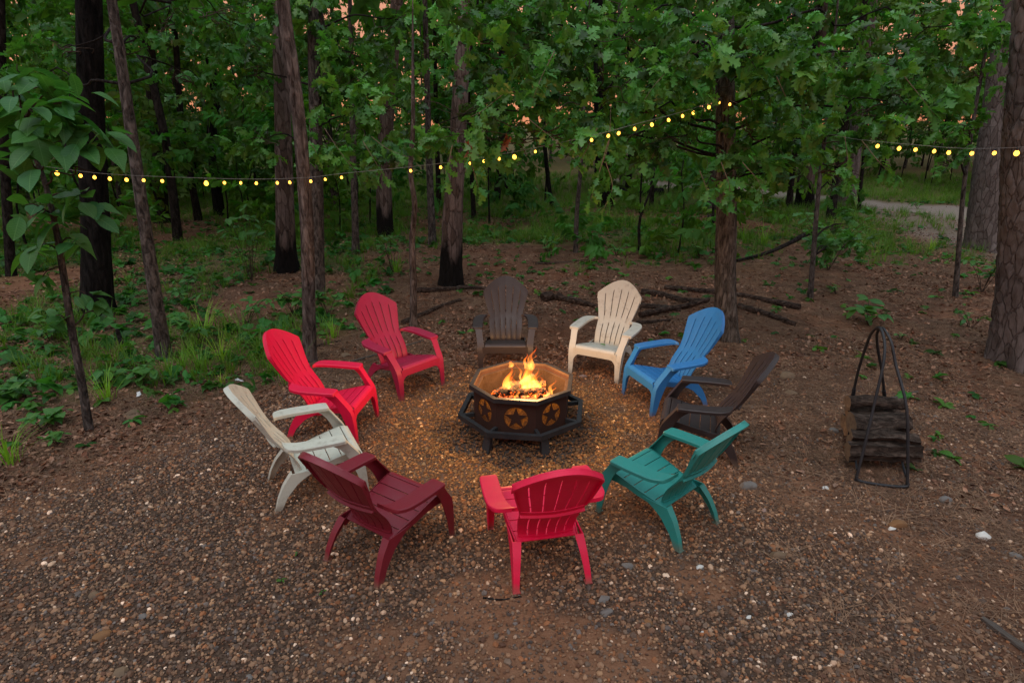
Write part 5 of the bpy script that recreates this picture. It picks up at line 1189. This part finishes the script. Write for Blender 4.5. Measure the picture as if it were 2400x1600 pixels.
# ------------------------------------------------------------------ gravel, litter, straw, grass, ground cover
def place(x, y, lift, tilt):
    n = len(x); z = gz(x, y) + lift; p = np.stack([x, y, z], 1); r_ = RNG.uniform(-1, 1, (n, 3)) * np.array([tilt, tilt, np.pi]); return p, r_
def visible(x, y, m=.08):
    d = (y - CAM[1]) * CP + CAM[2] * SP; px = .5 + FPX / 2400 * x / np.maximum(d, .1)
    return (px > -m) & (px < 1 + m) & (d > 2.0)
PAL = np.array([1.72, 1.32, 1.04]) * np.array([(.085, .060, .045), (.13, .092, .065), (.17, .125, .09), (.065, .052, .045), (.10, .088, .078), (.045, .042, .044), (.21, .155, .105), (.075, .045, .032), (.29, .25, .21), (.09, .095, .105), (.50, .47, .43), (.16, .085, .045)])
PW = np.array([.17, .16, .11, .14, .09, .07, .05, .10, .03, .035, .010, .06])
def gravel():
    n = 235000; x = RNG.uniform(-6, 5.5, n); y = RNG.uniform(-2.95, 3.2, n)
    g = gravel_mask(x, y); c = clay_glow_mask(x, y); s = soot_mask(x, y)
    rr0 = np.hypot(x - PIT[0], y - PIT[1]); c = c * (1 - .75 * np.exp(-(rr0 / 1.7) ** 4)); dens = np.clip(g * (1 - .62 * c) + .10 + .10 * (x > 1), 0, 1) * (1 - .25 * s)
    keep = (RNG.uniform(0, 1, n) < dens) & visible(x, y) & (y > -2.95)
    x, y = x[keep], y[keep]; m = len(x); p, r_ = place(x, y, .004, .45)
    sc = RNG.lognormal(math.log(.0098), .38, m); big = RNG.uniform(0, 1, m) < .012; sc[big] *= 1.9
    sc = np.clip(sc, .004, .026)
    col = PAL[RNG.choice(len(PAL), m, p=PW / PW.sum())] * RNG.uniform(.75, 1.3, m)[:, None]
    rp = np.hypot(x - PIT[0], y - PIT[1]); clay_glow = np.exp(-(rp / 1.75) ** 4) * sstep(.30, .55, fbm(x * 1.7, y * 1.7, 23) + .15)   # firelight glow painted as golden pebble colour round the pit, over some clay tint
    col = col * (1 - clay_glow[:, None]) + clay_glow[:, None] * (col * np.array([1.9, 1.22, .55]) + np.array([.065, .030, .004]))
    so = soot_mask(x, y)[:, None] * .8; col = col * (1 - so) + so * (col * .28 + .012)
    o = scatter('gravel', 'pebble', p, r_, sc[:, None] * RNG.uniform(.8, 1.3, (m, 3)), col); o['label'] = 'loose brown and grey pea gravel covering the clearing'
    return m
NG = gravel()
LPAL = np.array([1.45, 1.3, 1.2]) * np.array([(.17, .085, .050), (.22, .125, .082), (.12, .062, .042), (.27, .17, .12), (.085, .05, .036), (.19, .13, .10)])
def litter():
    n = 150000; y = -1.5 + (RNG.uniform(0, 1, n) ** 1.35) * 20; x = RNG.uniform(-.9, .9, n) * (y + 6.2)
    g = gravel_mask(x, y); w = fbm(x * .8, y * .8, 81); side = np.where(x < .5, 1.0, .85) * np.where((x > 1.5) & (y < 2), .45, 1)
    dens = np.clip((1 - g * 1.05), 0, 1) * (.25 + .9 * sstep(.4, .62, w)) * side * (1 - .9 * road_mask(x, y)) * sstep(-.6, .3, y + np.abs(x + .3) * .35 - .6)
    keep = (RNG.uniform(0, 1, n) < dens * 1.0) & visible(x, y); x, y = x[keep], y[keep]; m = len(x); p, r_ = place(x, y, .012, .55)
    col = LPAL[RNG.integers(0, len(LPAL), m)] * RNG.uniform(.6, 1.25, m)[:, None]
    scatter('leaf_litter', 'litter', p, r_, RNG.uniform(.03, .085, m), col)['label'] = 'dry brown oak leaves littering the forest floor'
litter()
def straw():
    n = 42000; x = RNG.uniform(-7, 11, n); y = RNG.uniform(-2.8, 10, n); g = gravel_mask(x, y); w = fbm(x * .7, y * .7, 91)
    dens = np.clip(1 - 1.0 * g, 0, 1) * (.3 + sstep(.35, .6, w)) * np.where(x > 1.0, 1, .55); keep = (RNG.uniform(0, 1, n) < dens) & visible(x, y)
    x, y = x[keep], y[keep]; m = len(x); p, r_ = place(x, y, .006, .12)
    col = 1.4 * np.array([(.15, .082, .05), (.20, .12, .075), (.10, .06, .04)])[RNG.integers(0, 3, m)] * RNG.uniform(.7, 1.3, m)[:, None]
    scatter('pine_straw', 'straw', p, r_, RNG.uniform(.7, 1.3, m), col)['label'] = 'reddish brown pine straw scattered over the dirt'
straw()
def green():
    n = 52000; y = -1 + (RNG.uniform(0, 1, n) ** 1.2) * 32; x = RNG.uniform(-.9, .9, n) * (y + 6.2); g = green_mask(x, y); w = fbm(x * .9, y * .9, 95)
    a = (RNG.uniform(0, 1, n) < g * (.24 + .66 * sstep(8, 13, y)) * np.maximum(sstep(.3, .55, w), .8 * sstep(13, 18, y))) & visible(x, y) & (y > 1.5)
    xa, ya = x[a], y[a]; m = len(xa); p, r_ = place(xa, ya, 0, .1); scatter('grass', 'grass', p, r_, RNG.uniform(.6, 1.3, m), leaf_tint(m, (.85, .9, .8), .35, .3))['label'] = 'sparse woodland grass between the trees'
    n = 16000; y = -1 + (RNG.uniform(0, 1, n) ** 1.2) * 20; x = RNG.uniform(-.9, .9, n) * (y + 6.2); g = np.clip(green_mask(x, y) + .07 * (1 - gravel_mask(x, y)) + .25 * sstep(4.5, 8, y), 0, 1)
    b = (RNG.uniform(0, 1, n) < g * .46 * (1 - road_mask(x, y))) & visible(x, y) & (y > -.6) & ~((x > -2.6) & (y < 3.0) & (x < 3.5)); xb, yb = x[b], y[b]; m = len(xb); p, r_ = place(xb, yb, .03, .35)
    scatter('ground_cover', 'cover', p, r_, RNG.uniform(.7, 1.7, m), leaf_tint(m, (.9, 1, .9), .55, .6))['label'] = 'low leafy ground cover under the trees'
    n = 7000; y = 0 + RNG.uniform(0, 1, n) * 14; x = RNG.uniform(-.9, .3, n) * (y + 6.2); g = green_mask(x, y)
    b = (RNG.uniform(0, 1, n) < g * .15) & visible(x, y) & ~((x > -2.6) & (y < 3.4)); xb, yb = x[b], y[b]; m = len(xb); p, r_ = place(xb, yb, .08, .3)
    scatter('broad_weeds', 'broadcover', p, r_, RNG.uniform(.8, 1.6, m), leaf_tint(m, (.85, 1, .9), .5, .4))['label'] = 'patches of broad leaved weeds in the left woods'
green()
